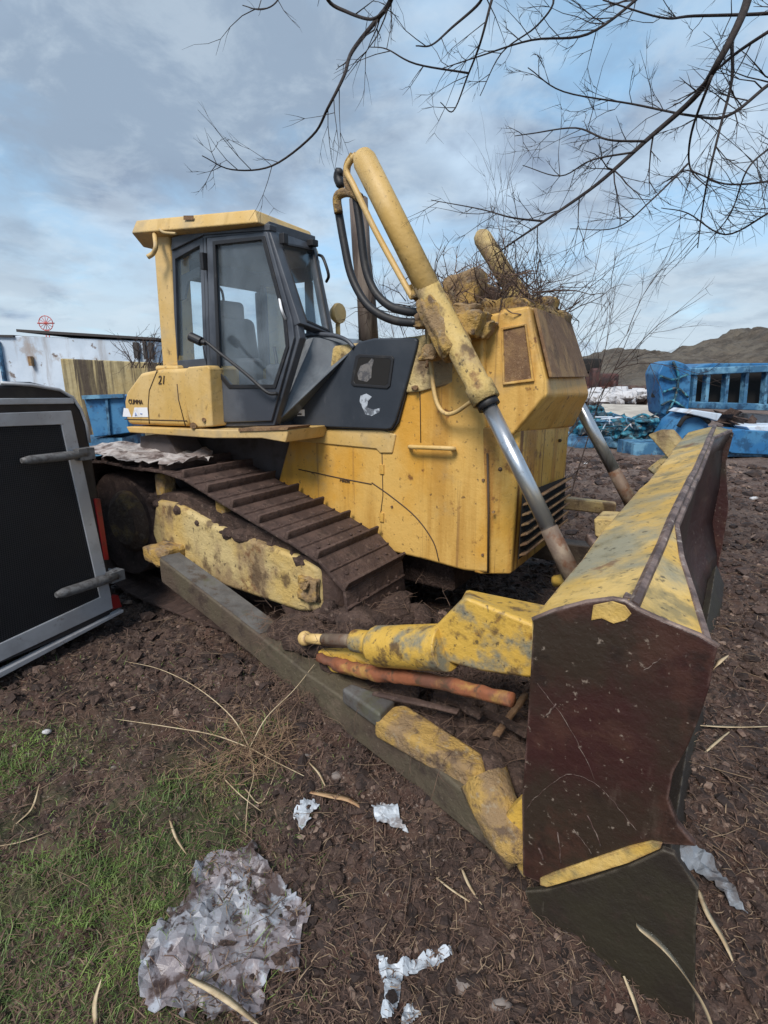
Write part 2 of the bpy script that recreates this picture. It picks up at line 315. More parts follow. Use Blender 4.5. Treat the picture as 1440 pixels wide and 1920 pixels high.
# ground sheet
th = np.concatenate([np.linspace(-math.pi, R(-52), 60, endpoint=False), np.linspace(R(-52), R(52), 620), np.linspace(R(52), math.pi, 61)[1:-1]])
rr = [.12]
while rr[-1] < 900: rr.append(rr[-1]*(1.0115 if .6 < rr[-1] < 30 else 1.06))
rr = np.array(rr); TT, RR = np.meshgrid(th, rr); X = np.sin(TT)*RR; Y = np.cos(TT)*RR; Z = gh(X, Y)
nt_, nr = len(th), len(rr)
V = np.stack([X.ravel(), Y.ravel(), Z.ravel()], 1)
i, j = np.meshgrid(np.arange(nr-1), np.arange(nt_), indexing='ij'); j2 = (j+1) % nt_
Fq = np.stack([i*nt_+j, i*nt_+j2, (i+1)*nt_+j2, (i+1)*nt_+j], -1).reshape(-1, 4)[:, ::-1]
def npmesh(name, V, Fc, mat, smooth=True, k=4):
    me = bpy.data.meshes.new(name); me.vertices.add(len(V)); me.vertices.foreach_set('co', np.asarray(V, np.float32).ravel())
    me.loops.add(Fc.size); me.loops.foreach_set('vertex_index', Fc.astype(np.int32).ravel())
    me.polygons.add(len(Fc)); me.polygons.foreach_set('loop_start', np.arange(0, Fc.size, k, dtype=np.int32)); me.polygons.foreach_set('loop_total', np.full(len(Fc), k, np.int32))
    me.polygons.foreach_set('use_smooth', np.full(len(Fc), smooth)); me.update(calc_edges=True); me.validate(); me.materials.append(mat)
    o = bpy.data.objects.new(name, me); C.objects.link(o); return o
def groundmat():
    m = mk('soil', (.070, .036, .026), .93, 0, [((.115, .075, .057), 2.0, .44, .62, .8), ((.040, .023, .020), 5, .45, .62, .8), ((.14, .095, .07), 13, .52, .66, .8), ((.10, .040, .030), 1.4, .56, .68, .6), ((.28, .22, .19), 50, .57, .68, .9), ((.012, .008, .007), 24, .52, .64, .9)], [(9, .03), (34, .02), (120, .008)])
    t = m.node_tree; n = t.nodes; l = t.links; b = n['Principled BSDF']; src = b.inputs['Base Color'].links[0].from_socket
    tc = n.new('ShaderNodeTexCoord'); sx = n.new('ShaderNodeSeparateXYZ'); l.new(tc.outputs['Object'], sx.inputs[0])
    no = n.new('ShaderNodeTexNoise'); no.inputs['Scale'].default_value = 2.2; no.inputs['Detail'].default_value = 8; no.inputs['Roughness'].default_value = .7; l.new(tc.outputs['Object'], no.inputs[0])
    # grass patch growing where x < -0.4 , y < 2.6
    def op(o, a, bb):
        k = n.new('ShaderNodeMath'); k.operation = o
        for i_, v in enumerate((a, bb)):
            if isinstance(v, (int, float)): k.inputs[i_].default_value = v
            else: l.new(v, k.inputs[i_])
        return k.outputs[0]
    def mr(a, lo, hi):
        k = n.new('ShaderNodeMapRange'); k.interpolation_type = 'SMOOTHSTEP'; k.inputs[1].default_value = lo; k.inputs[2].default_value = hi; l.new(a, k.inputs[0]); return k.outputs[0]
    gx = mr(op('MULTIPLY', sx.outputs[0], -1), .28, .75); gy = mr(op('MULTIPLY', sx.outputs[1], -1), -2.6, -1.5)
    gm = op('MULTIPLY', op('MULTIPLY', gx, gy), mr(no.outputs[0], .42, .6))
    mx = n.new('ShaderNodeMix'); mx.data_type = 'RGBA'; l.new(gm, mx.inputs[0]); l.new(src, mx.inputs[6]); mx.inputs[7].default_value = (.045, .060, .018, 1)
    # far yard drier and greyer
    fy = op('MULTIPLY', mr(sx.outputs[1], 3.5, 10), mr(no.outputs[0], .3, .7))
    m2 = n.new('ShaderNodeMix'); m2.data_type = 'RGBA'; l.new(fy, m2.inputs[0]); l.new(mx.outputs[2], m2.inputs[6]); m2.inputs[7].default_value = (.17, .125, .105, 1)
    l.new(m2.outputs[2], b.inputs['Base Color']); return m
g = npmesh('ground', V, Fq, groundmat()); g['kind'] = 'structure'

# ================================================================== BULLDOZER
BD = thing('bulldozer', D(-2.4, 3.3, 0), 'weathered yellow crawler bulldozer parked in the mud with its blade on the ground', 'bulldozer')
c0 = 3.3
# --- hood and body side (yellow)
CS = 2.74
side = UL([(548, 800), (738, 803), (757, 745), (778, 672), (800, 625), (850, 603), (905, 592)], c=CS)
low = UL([(915, 1076), (868, 1071), (800, 1052), (730, 1035), (640, 990), (560, 945), (520, 905)], c=CS)
body = MB(); body.prism(side+low, CR*(2*(c0-CS)))
hull = body.build('hull', 'yellow', BD, bevel=.022)
# lower raised side moulding, a real step below the dark panel
mo = MB(); mo.prism(UL([(540, 806), (715, 806), (742, 815), (735, 850), (712, 850), (705, 842), (540, 826)], c=CS-.012), CR*.03)
mo.build('side_moulding', 'yellow_pale', BD, bevel=.008)
# front corner (chamfer from side plane to nose) lower body
za, zb = .555, 1.40
poly = [D(-1.13, CS+.001, 0), D(-.965, 2.86, 0), D(-.945, 3.92, 0), D(-1.13, 6.6-CS, 0)]
def plan(poly, z0, z1, mb=None):
    mb = mb or MB(); mb.prism([Vector((p.x, p.y, z0)) for p in poly], UP*(z1-z0)); return mb
nose = plan([D(-1.18, CS+.004, 0), D(-1.13, CS+.004, 0), D(-.985, 2.84, 0), D(-.97, 3.80, 0), D(-1.10, 3.87, 0)], .565, 1.42)
nose.build('radiator_guard', 'yellow_lower', BD, bevel=.015)
# upper guard: side cheek and protruding front box
ck = MB(); s2 = UL([(905, 592), (992, 573), (1003, 640), (1020, 712), (1020, 745), (965, 812), (905, 850)], c=2.78)
ck.prism(s2, CR*.10); ck.build('guard_cheek', 'yellow', BD, bevel=.015)
fb = MB()
fl = UL([(992, 573), (1024, 712), (1026, 742), (966, 812), (940, 812), (935, 580)], c=2.79)
frr = UL([(1062, 598), (1098, 710), (1105, 740), (1076, 800), (1066, 800), (1040, 598)], c=3.84)
fb.prism(fl, CR, pts2=frr); fb.build('front_box', 'yellow', BD, bevel=.018)
gq = [fl[0]+AX*.012, fl[1]+AX*.012, frr[1]+AX*.012, frr[0]+AX*.012]
def inset(qd, k): c = sum(qd, Vector())/4; return [c+(p-c)*k for p in qd]
def inset2(qd, fu0, fu1, fv0, fv1):
    a, b, c, d = qd
    P = lambda u, v: (a*(1-u)+d*u)*(1-v)+(b*(1-u)+c*u)*v
    return [P(fu0, fv0), P(fu0, fv1), P(fu1, fv1), P(fu1, fv0)]
gg = inset2(gq, .02, .97, .03, .97)
MB().prism(gg, AX*.018-CR*0).build('light_guard_mesh', 'mesh_rust', BD, bevel=.004)
# cheek window
wq = UL([(943, 619), (983, 611), (996, 710), (946, 717)], c=2.768)
wo = UL([(939, 614), (986, 606), (1001, 715), (942, 722)], c=2.765)
MB().ring(wo, wq, CR*.03).build('cheek_frame', 'yellow', BD, bevel=.004)
MB().prism(UL([(943, 619), (983, 611), (996, 710), (946, 717)], c=2.776), CR*.01).build('cheek_mesh', 'mesh_rust', BD)
# front lower grille: near-black plate painted as the shade behind the louvres
AG = -.955
gv = [D(AG, 2.86, .66), D(AG, 3.76, .66), D(AG, 3.76, 1.00), D(AG, 2.86, 1.05)]
MB().prism(gv, AX*.004).build('grille_shade_plate', 'void', BD)
lv = MB()
for k in range(6):
    z = .69+k*.06; lv.box(D(AG+.022, 3.31, z), CR*.445, AX*.022+UP*.010, UP*.006-AX*.002)
lv.build('grille_louvre', 'mesh_rust', BD, bevel=.003)
# vertical lap joint and handrails, pipe
sj = MB(); sj.tube(UL([(914, 850), (916, 960), (915, 1074)], c=CS-.003), .006, 6); sj.build('panel_seam', 'ink', hull)
sj = MB(); sj.tube(crv(UL([(697, 905), (735, 932), (780, 970), (812, 1015), (823, 1052)], c=CS-.001), 5), .004, 6); sj.build('panel_seam', 'ink', hull)
sj = MB(); sj.tube(UL([(716, 840), (717, 880), (718, 930), (712, 975)], c=CS-.001), .003, 6); sj.build('panel_seam', 'ink', hull)
sj = MB(); sj.tube(UL([(560, 880), (640, 897), (697, 908)], c=CS-.001), .004, 6); sj.build('panel_seam', 'ink', hull)
sj = MB(); sj.tube(UL([(786, 690), (788, 760), (789, 830)], c=CS-.001), .003, 6); sj.build('panel_seam', 'ink', hull)

rl = MB(); rl.tube(crv([U(770, 838, c=CS+.01), U(770, 838, c=CS-.05), U(800, 839, c=CS-.055), U(848, 841, c=CS-.05), U(848, 841, c=CS+.01)], 4), .013, 8)
rl.build('grab_rail', 'yellow_pale', BD)
bt = MB(); bt.tube([U(783, 727, c=CS+.01), U(778, 727, c=CS-.05)], .014, 8); bt.tube([U(783, 727, c=CS-.02), U(772, 727, c=CS-.03)], .009, 8); bt.build('rusty_bolt', 'mesh_rust', BD)
pp = MB(); pp.tube(crv([U(803, 610, c=2.66), U(806, 660, c=2.67), U(815, 740, c=2.67), U(830, 772, c=2.66), U(852, 774, c=2.64), U(885, 752, c=2.56)], 6), .012, 8); pp.build('hydraulic_pipe', 'yellow_pale', BD)
pp = MB(); pp.tube(crv([U(808, 560, c=2.66), U(800, 620, c=2.68), U(806, 650, c=2.68), U(800, 690, c=2.70)], 6), .010, 8); pp.build('hydraulic_pipe', 'mesh_rust', BD)
text('relase', .035, U(637, 903, c=CS-.004), hull, 'ink')
# bolts and scars
for (x, y) in [(938, 880), (1050, 826)]:
    b_ = MB(); b_.ball(U(x, y, a=-.965 if x > 990 else -1.0), .012, 8, 6); b_.build('bolt', 'ink', BD)
for (x, y) in [(906, 900), (905, 1040), (925, 960), (735, 950), (800, 700)]:
    b_ = MB(); p_ = U(x, y, c=CS-.002); b_.tube([p_+CR*.01, p_-CR*.006], .008, 6, smooth=False); b_.build('bolt', 'mesh_rust', hull)
for z_ in (970, 880):
    b_ = MB(); p_ = U(716, z_, c=CS-.004); b_.box(p_, AX*.016, CR*.006, UP*.03); b_.build('panel_hinge', 'yellow_lower', hull, bevel=.003)
# --- dark side panel with recessed window
PC = 2.70
pnl = MB(); pnl.prism(UL([(513, 797), (580, 733), (663, 650), (672, 641), (700, 634), (776, 633), (783, 637), (781, 650), (765, 710), (741, 790), (733, 804), (725, 806)], c=PC), CR*.06)
dp = pnl.build('side_panel', 'black', BD, bevel=.012, seg=3)
lipq = UL([(513, 800), (735, 808), (747, 792), (784, 650), (778, 650), (739, 792), (731, 803), (515, 796)], c=PC+.02)
MB().prism(lipq, CR*.03).build('rubber_seal', 'rubber', dp)
rw = UL([(672, 664), (734, 667), (738, 672), (731, 724), (725, 729), (662, 724), (657, 719), (666, 668)], c=PC-.008)
ri = UL([(676, 670), (731, 673), (733, 677), (727, 719), (722, 723), (666, 719), (663, 714), (672, 673)], c=PC-.008)
MB().ring(rw, ri, CR*.02).build('window_frame', 'rubber', dp, bevel=.003)
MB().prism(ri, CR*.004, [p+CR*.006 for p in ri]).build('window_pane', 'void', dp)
M['smear'] = mk('pale_dust', (.16, .15, .145), .8, 0, [((.06, .06, .07), 30, .45, .6, .9)])
M['smear2'] = mk('white_scuff', (.42, .46, .52), .7, 0, [((.09, .10, .12), 25, .45, .58, .95)])
MB().prism(UL([(676, 686), (690, 680), (697, 672), (701, 675), (697, 690), (696, 708), (688, 716), (672, 712), (670, 700)], c=PC-.0095), CR*.001).build('dust_smear', 'smear', dp)
MB().prism(UL([(676, 742), (687, 738), (697, 744), (690, 752), (688, 764), (700, 768), (713, 765), (711, 773), (697, 780), (685, 777), (680, 765), (674, 752)], c=PC-.002), CR*.001).build('paint_scuff', 'smear2', dp)
MB().prism(UL([(557, 768), (571, 768), (571, 780), (557, 780)], c=PC-.002), CR*.001).build('decal', 'white', dp)
text('GKN', .018, U(557, 778, c=PC-.0045), dp, 'ink')
# hood deck between panels
hd = MB(); hd.prism([D(-2.3, 2.72, 1.86), D(-1.56, 2.72, 1.885), D(-1.25, 2.75, 1.96), D(-1.25, 3.85, 1.96), D(-1.56, 3.88, 1.885), D(-2.3, 3.88, 1.86)], -UP*.30); hd.build('hood_deck', 'yellow_dirty', BD, bevel=.02)
# --- cab front cowl (translucent grey flare between cab and hood)
cw = MB(); A_ = U(516, 796, c=2.53); B_ = U(566, 636, c=2.53); C_ = U(588, 630, c=2.64); D_ = U(626, 632, c=2.86); E_ = U(663, 648, c=2.80); F_ = U(663, 655, c=2.705)
cw.prism([A_, B_, C_, D_, E_, F_], CR*.25+AX*-.04); cw.build('cab_cowl', 'cowl', BD, bevel=.01)
cf = MB(); cf.prism([D_+CR*.02, E_+CR*.01, U(664, 652, c=2.80), U(600, 720, c=2.80), U(560, 700, c=2.75), C_+CR*.03], CR*.3); cf.build('cab_cowl', 'cowl', BD, bevel=.01)
cr2 = MB(); cr2.tube(crv(UL([(560, 632), (590, 627), (625, 629), (650, 638), (664, 652)], c=2.70), 5), .014, 6); cr2.build('cowl_trim', 'cab_grey', BD)
# --- cab : side frame plane c=2.5
CC = 2.5
cabo = UL([(380, 438), (505, 428), (556, 600), (562, 634), (514, 798), (398, 800), (388, 690)], c=CC)
doo = UL([(387, 446), (500, 434), (547, 600), (551, 634), (508, 790), (404, 793), (394, 690)], c=CC-.025)
dii = UL([(402, 455), (492, 447), (533, 600), (537, 640), (512, 722), (500, 735), (409, 590)], c=CC-.025)
MB().ring(cabo, UL([(386, 447), (499, 436), (545, 600), (549, 634), (506, 790), (406, 793), (394, 690)], c=CC), CR*.06).build('cab_frame', 'cab_grey', BD, bevel=.008)
# door (solid below diagonal, window above)
door = MB()
dout = UL([(387, 446), (500, 434), (547, 600), (551, 634), (508, 790), (404, 793), (394, 690)], c=CC-.02)
din = UL([(402, 458), (491, 448), (531, 598), (536, 650), (513, 722), (430, 722), (412, 700)], c=CC-.02)
door.ring(dout, din, CR*.035); dr = door.build('cab_door', 'cab_grey', BD, bevel=.007)
MB().prism([p+CR*.015 for p in din], CR*.006).build('door_glass', 'glass', dr)
MB().ring(UL([(398, 452), (495, 442), (536, 598), (541, 650), (516, 728), (428, 728), (407, 703)], c=CC-.028), UL([(403, 459), (490, 449), (530, 598), (535, 650), (512, 721), (431, 721), (413, 700)], c=CC-.028), CR*.012).build('window_seal', 'rubber', dr, bevel=.002)
hb = MB(); hb.tube(crv([U(372, 636, c=2.36), U(385, 640, c=2.36), U(412, 662, c=2.38), U(460, 700, c=2.40), U(500, 735, c=2.43), U(520, 738, c=2.47)], 5), .011, 8); hb.build('wiper_arm', 'rubber', dr)
hb = MB(); hb.tube([U(357, 631, c=2.33), U(378, 641, c=2.35)], .03, 12); hb.tube([U(378, 641, c=2.35), U(386, 643, c=2.36)], .018, 10); hb.build('side_lamp', 'rubber', dr, bevel=.003)
for (x, y) in ((382, 490), (399, 760)):
    k = MB(); k.box(U(x, y, c=CC-.03), AX*.015, CR*.02, UP*.05); k.build('hinge', 'rubber', dr, bevel=.003)
hh = MB(); hh.tube(crv([U(524, 560, c=2.48), U(528, 580, c=2.44), U(536, 600, c=2.48)], 4), .008, 6); hh.build('door_handle', 'white', dr)
# front chamfer and windscreen
a0 = U(505, 428, c=CC); a1 = U(563, 606, c=CC); a2 = U(626, 628, c=2.98); a3 = U(592, 458, c=2.98)
out4 = [a0, a1, a2, a3]; inn = [U(529, 458, c=2.62), U(575, 600, c=2.62), U(616, 618, c=2.92), U(588, 470, c=2.92)]
nrm = (a1-a0).cross(a3-a0).normalized()
if nrm.dot(Vector((0, 0, H))-a0) < 0: nrm = -nrm
def proj(p):  # to chamfer plane along the sight line
    o_ = Vector((0, 0, H)); d = p-o_; t = (a0-o_).dot(nrm)/d.dot(nrm); return o_+d*t
inn = [proj(p) for p in inn]; a2 = proj(a2); out4 = [a0, a1, a2, a3]
ws = MB().ring(out4, inn, -nrm*.05).build('windscreen_frame', 'cab_grey', BD, bevel=.008)
MB().prism([p-nrm*.02 for p in inn], -nrm*.006).build('windscreen', 'glass_clear', ws)
MB().ring([inn[k]+(inn[k]-sum(inn, Vector())/4)*.06+nrm*.004 for k in range(4)], [p+nrm*.004 for p in inn], -nrm*.01).build('windscreen_seal', 'rubber', ws, bevel=.002)
# front wall, far wall, rear wall
CB = -3.52; far = 3.45
zt = 2.50; zb_ = 1.37
fw = MB(); p1 = a2; p0 = a3
q1_, q0_ = D(-2.93, far+.02, p1.z), D(-2.98, far+.02, p0.z)
e_ = (q0_-p0).normalized()
fw.ring([p0, p1, q1_, q0_], [p0+e_*.07-UP*.06, p1+e_*.07+UP*.05, q1_-e_*.06+UP*.05, q0_-e_*.06-UP*.06], -AX*.05)
fw.build('front_frame', 'cab_grey', BD, bevel=.006)
MB().prism([p-AX*.02 for p in (p0+e_*.07-UP*.06, p1+e_*.07+UP*.05, q1_-e_*.06+UP*.05, q0_-e_*.06-UP*.06)], -AX*.005).build('front_glass', 'glass_clear', BD)
rw_ = MB(); zs = 1.76
def RB(c_0, c_1, z_0, z_1): rw_.box(D(CB, (c_0+c_1)/2, (z_0+z_1)/2), CR*((c_1-c_0)/2), AX*.025, UP*((z_1-z_0)/2))
cx = lambda x, y: U(x, y, a=CB).dot(CR)
RB(2.56, far, zb_, zs); RB(2.56, far, 2.36, 2.52)
RB(2.56, 2.62, zs, 2.36); RB(cx(386, 600), cx(406, 600), zs, 2.36); RB(3.40, far, zs, 2.36)
rw_.build('rear_frame', 'cab_grey', BD, bevel=.02)
MB().box(D(CB, 3.0, 2.06), CR*.42, AX*.003, UP*.30).build('rear_glass', 'glass_clear', BD)
fr = MB()
def FB(a_0, a_1, z_0, z_1): fr.box(D((a_0+a_1)/2, far, (z_0+z_1)/2), AX*((a_1-a_0)/2), CR*.025, UP*((z_1-z_0)/2))
FB(CB, -2.95, zb_, 1.70); FB(CB, -2.95, 2.4, 2.52); FB(CB, CB+.06, 1.70, 2.4); FB(-3.01, -2.95, 1.70, 2.4)
fr.build('far_side_frame', 'cab_grey', BD, bevel=.012)
MB().box(D(-3.23, far, 2.05), AX*.24, CR*.003, UP*.31).build('far_side_glass', 'glass_clear', BD)
# rear quarter window near side
qo = UL([(322, 470), (380, 440), (388, 690), (396, 700), (330, 692)], c=CC+.005); qi = UL([(328, 486), (374, 460), (381, 655), (383, 672), (333, 676)], c=CC+.005)
qf = MB().ring(qo, qi, CR*.05).build('quarter_frame', 'cab_grey', BD, bevel=.006)
MB().prism([p+CR*.02 for p in qi], CR*.005).build('quarter_glass', 'glass_clear', qf)
MB().prism(UL([(331, 520), (374, 500), (374, 520), (352, 527), (345, 560), (333, 566)], c=CC+.04), CR*.02).build('torn_liner', 'rubber', qf)
# side sill above tank
MB().prism(UL([(300, 690), (396, 684), (398, 800), (390, 812), (300, 812)], c=CC+.02), CR*.1).build('cab_base', 'cab_grey', BD, bevel=.006)
MB().box(D(-3.0, 3.0, 1.34), AX*.5, CR*.48, UP*.03).build('cab_floor', 'seat', BD)
# headliner, seat
MB().prism([D(-3.55, 2.53, 2.50), D(-2.47, 2.53, 2.50), D(-2.52, 2.95, 2.50), D(-2.95, 3.45, 2.50), D(-3.55, 3.45, 2.50)], UP*.02).build('headliner', 'liner', BD)
st = thing_seat = MB(); bc = D(-3.20, 2.86, 0)
sb = MB(); sb.box(bc+UP*1.86, AX*.05+UP*-.008, CR*.20, UP*.24+AX*-.03); sback = sb.build('seat_back', 'seat', BD, bevel=.045, seg=4)
sb = MB(); sb.box(bc+UP*2.14-AX*.03, AX*.04, CR*.11, UP*.07); sb.build('headrest', 'seat', BD, bevel=.035, seg=4)
sb = MB(); sb.box(bc+AX*.24+UP*1.60, AX*.22, CR*.21, UP*.06); sb.box(bc+AX*.22+UP*1.45, AX*.16, CR*.15, UP*.1); sb.build('seat_cushion', 'seat', BD, bevel=.03, seg=3)
sb = MB(); sb.box(D(-2.66, 2.98, 1.56), AX*.10, CR*.28, UP*.20); sb.box(D(-3.0, 2.68, 1.60), AX*.22, CR*.05, UP*.2); sb.build('console', 'seat', BD, bevel=.03)
sb = MB(); sb.tube([D(-2.75, 2.85, 1.6), D(-2.78, 2.83, 1.88)], .012, 8); sb.build('control_lever', 'rubber', BD); sb = MB(); sb.tube([D(-2.8, 3.2, 1.6), D(-2.82, 3.18, 1.9)], .012, 8); sb.build('control_lever', 'rubber', BD)
# --- roof : outline in plan with chamfers, then crowned edge
rp = [U(247, 447, c=2.62), U(286, 424, c=2.45), U(503, 416, c=2.45), U(580, 443, c=2.90)]
zr = 2.60
r_a = rp[0].dot(AX); 
def rz(a): return 2.655-.045*(a+3.5)
rpl = [(-3.86, 2.62), (-3.68, 2.42), (-2.46, 2.42), (-2.56, 3.02), (-3.02, 3.62), (-3.5, 3.66), (-3.80, 3.62), (-3.92, 3.4)]
RH = [2.60, 2.635, 2.535, 2.55, 2.56, 2.60, 2.635, 2.60]
rm = MB(); rm.prism([D(a, c, z) for (a, c), z in zip(rpl, RH)], UP, [D(a*1.0+(.03 if a < -3 else -.05), c+(.03 if c < 3.2 else -.03), z+.085) for (a, c), z in zip(rpl, RH)])
rf = rm.build('roof', 'yellow_pale', BD, bevel=.012)
rd = MB(); rd.prism([D(a+(.1 if a < -3 else -.1), c+(.1 if c < 3.2 else -.1), z-.002) for (a, c), z in zip(rpl, RH)], -UP*.05); rd.build('roof_lining', 'cab_grey', rf, bevel=.01)
mk_ = MB(); mk_.prism(UL([(344, 404), (362, 404), (362, 412), (344, 412)], c=2.425), CR*.004); mk_.build('rust_patch', 'mesh_rust', rf)
# upper cab fascia under roof
fa = MB(); fa.prism(UL([(320, 470), (322, 445), (378, 428), (506, 420), (505, 432), (380, 441)], c=CC-.01), CR*.06); fa.build('fascia', 'cab_grey', BD, bevel=.005)
fa = MB(); fa.prism([a0+UP*.04, a0-UP*.02, a3-UP*.02, a3+UP*.05], -nrm*.05); fa.build('fascia', 'cab_grey', BD, bevel=.005)
# roof posts
for c_ in (2.50, 3.52):
    pm = MB(); t_ = [D(-3.54, c_, 0), D(-3.38, c_, 0)]
    pm.prism([D(-3.60, c_, 1.72), D(-3.42, c_, 1.72), D(-3.38, c_, 2.64), D(-3.56, c_, 2.66)], CR*.16 if c_ < 3 else CR*.1)
    pm.box(D(-3.49, c_+.05, 1.735), AX*.13, CR*.10, UP*.02)
    po = pm.build('roof_post', 'yellow_pale', BD, bevel=.018)
wl = MB(); wl.tube(crv([U(290, 440, c=2.44), U(292, 462, c=2.40), U(287, 475, c=2.40), U(277, 482, c=2.38)], 4), .016, 8); wl.tube(crv([U(300, 430, c=2.42), U(308, 436, c=2.38), U(330, 438, c=2.40)], 4), .009, 6); wl.build('work_light', 'yellow_pale', BD)
# mirror bracket, grab handles
mr_ = MB(); mr_.tube(crv([U(598, 478, c=3.0), U(606, 484, c=2.95), U(616, 515, c=2.95), U(612, 528, c=3.0)], 4), .010, 6); mr_.build('grab_handle', 'rubber', BD)
mr_ = MB(); mr_.tube(crv([U(405, 536, c=3.0), U(416, 546, c=2.96), U(419, 572, c=2.96), U(410, 585, c=3.0)], 4), .010, 6); mr_.build('grab_handle', 'rubber', BD)
mr_ = MB(); mr_.box(U(532, 448, c=2.56), AX*.02, CR*.02, UP*.03); mr_.build('cab_lamp', 'rubber', BD, bevel=.005); mr_ = MB(); mr_.box(U(586, 456, c=2.9), AX*.025, CR*.03, UP*.02); mr_.build('cab_lamp', 'rubber', BD, bevel=.005)
hl = MB(); q = U(633, 588, c=3.75); hl.tube([q-AX*.05, q, q+AX*.03], [.05, .085, .08], 14); hl.tube([q-UP*.08, q-UP*.30], .02, 8); hl.build('headlight', 'yellow_pale', BD)
# --- fuel tank
tk = MB(); TC = 2.40
tp = [(232, 752), (236, 735), (262, 699), (300, 692), (352, 690), (352, 800), (240, 796), (234, 780)]
tk.prism(UL(tp, c=TC), CR*1.8); tank = tk.build('fuel_tank', 'yellow_pale', BD, bevel=.03, seg=3)
tb = MB(); tb.prism(UL([(346, 694), (352, 688), (388, 685), (392, 690), (398, 800), (358, 803), (350, 770), (343, 735)], c=TC-.02), CR*.3); tb.build('toolbox', 'yellow_pale', BD, bevel=.02)
sm = MB(); sm.tube(UL([(295, 694), (280, 732), (278, 760), (280, 795)], c=TC-.001), .004, 6); sm.build('panel_seam', 'ink', tank)
sm = MB(); sm.tube(UL([(332, 720), (335, 750), (348, 800)], c=TC-.001), .004, 6); sm.build('panel_seam', 'ink', tank)
sm = MB(); sm.tube(UL([(234, 786), (350, 789)], c=TC-.001), .004, 6); sm.build('panel_seam', 'ink', tank)
text('CUMMA', .050, U(241, 757, c=TC-.004), tank, 'ink', shear=.1)
tx = text('21', .085, U(296, 720, c=TC-.004), tank, 'ink', shear=.3)
MB().prism(UL([(232, 765), (240, 766), (246, 782), (230, 781)], c=TC-.003), CR*.002).build('decal', 'white', tank)
MB().prism(UL([(252, 764), (276, 764), (278, 782), (248, 782)], c=TC-.003), CR*.002).build('decal', 'white', tank)
text('A', .04, U(253, 780, c=TC-.006), tank, 'inkblue'); text('nm', .02, U(263, 777, c=TC-.006), tank, 'inkblue')
cp_ = MB(); cp_.tube([U(362, 798, c=TC-.01), U(362, 798, c=TC-.05)], .022, 10); cp_.build('rusty_bolt', 'mesh_rust', tank); cp_ = MB(); cp_.tube([U(382, 787, c=TC-.01), U(382, 787, c=TC-.035)], .014, 8); cp_.build('rusty_bolt', 'mesh_rust', tank)
# footboard and underside
fbm_ = MB(); fbm_.prism(UL([(236, 800), (400, 806), (541, 806), (535, 830), (490, 822), (400, 822), (242, 811)], c=2.36), CR*.4); fbm_.build('footboard', 'yellow_pale', BD, bevel=.008)
rsn = MB(); rsn.prism(UL([(447, 803), (541, 801), (538, 806), (447, 809)], c=2.35), CR*.2); rsn.build('rust_strip', 'mesh_rust', BD)
ub = MB(); ub.prism([D(-4.15, 2.80, .55), D(-4.15, 2.80, 1.36), D(-2.2, 2.80, 1.3), D(-2.2, 2.80, .5)], CR*1.0); ub.build('underbody', 'underbody', BD, bevel=.02)
ub = MB(); ub.box(D(-1.9, 3.3, .45), AX*.5, CR*.35, UP*.14); ub.build('belly_pan', 'mud', BD, bevel=.03)
fd = MB(); fd.prism(UL([(262, 818), (310, 812), (337, 862), (300, 870), (262, 850)], c=2.45), CR*.25); fd.build('fender_stay', 'underbody', BD, bevel=.01)
# --- exhaust
ex = MB(); ep = [U(672, 372, c=3.2), U(678, 480, c=3.2), U(687, 560, c=3.2), U(692, 650, c=3.2)]
ex.tube(ep, [.062, .062, .064, .07], 8); ex.build('exhaust_pipe', 'post', BD)
ex = MB(); q = U(642, 332, c=2.72); ex.tube(crv([U(640, 316, c=2.72), U(634, 332, c=2.72), U(642, 352, c=2.72)], 4), [.008]+[.028]*7+[.012], 8); ex.build('rubber_cap', 'rubber', BD)
# --- lift cylinders
def cylinder(pt, pm_, pb, pe, rt, rbig, rrod, rodmat='chrome', near=True):
    ax = (pb-pt).normalized()
    b = MB(); b.tube([pt-ax*rt*.9, pt-ax*rt*.55, pt, pm_], [rt*.35, rt*.8, rt, rt], 20)
    o = b.build('lift_cylinder', 'yellow_pale' if near else 'yellow_dirty', BD)
    b = MB(); b.tube([pm_-ax*.12, pm_-ax*.02, pm_, pb-ax*.10, pb-ax*.09, pb], [rt, rbig, rbig, rbig*.92, rbig*1.08, rbig*1.08], 20); b.build('cylinder_sleeve', 'yellow_dirty', o)
    g_ = MB(); g_.tube([pb-ax*.005, pb+ax*.035], rbig*.86, 16); g_.build('gland', 'rubber', o)
    r = MB(); r.tube([pb, pb+(pe-pb)*.74], rrod, 16); r.build('piston_rod', rodmat, o)
    r = MB(); r.tube([pb+(pe-pb)*.70, pe], [rrod*1.06, rrod*1.15], 14); r.build('rod_end', 'rodrust', o, rough=None)
    return o
T1 = U(684, 302, c=2.60); T2 = U(812, 560, c=2.56); T3 = U(912, 752, c=2.50); T4 = U(1082, 1098, c=2.42)
cylinder(T1, T2, T3, T4, PX(T1, 20.5), PX(T2, 24), PX(T3, 15.5))
V1 = U(905, 447, c=3.95); V2 = U(975, 560, c=4.0); V3 = U(1060, 712, c=4.05); V4 = U(1190, 955, c=4.1)
cylinder(V1, V2, V3, V4, PX(V1, 16), PX(V2, 18), PX(V3, 11), near=False)
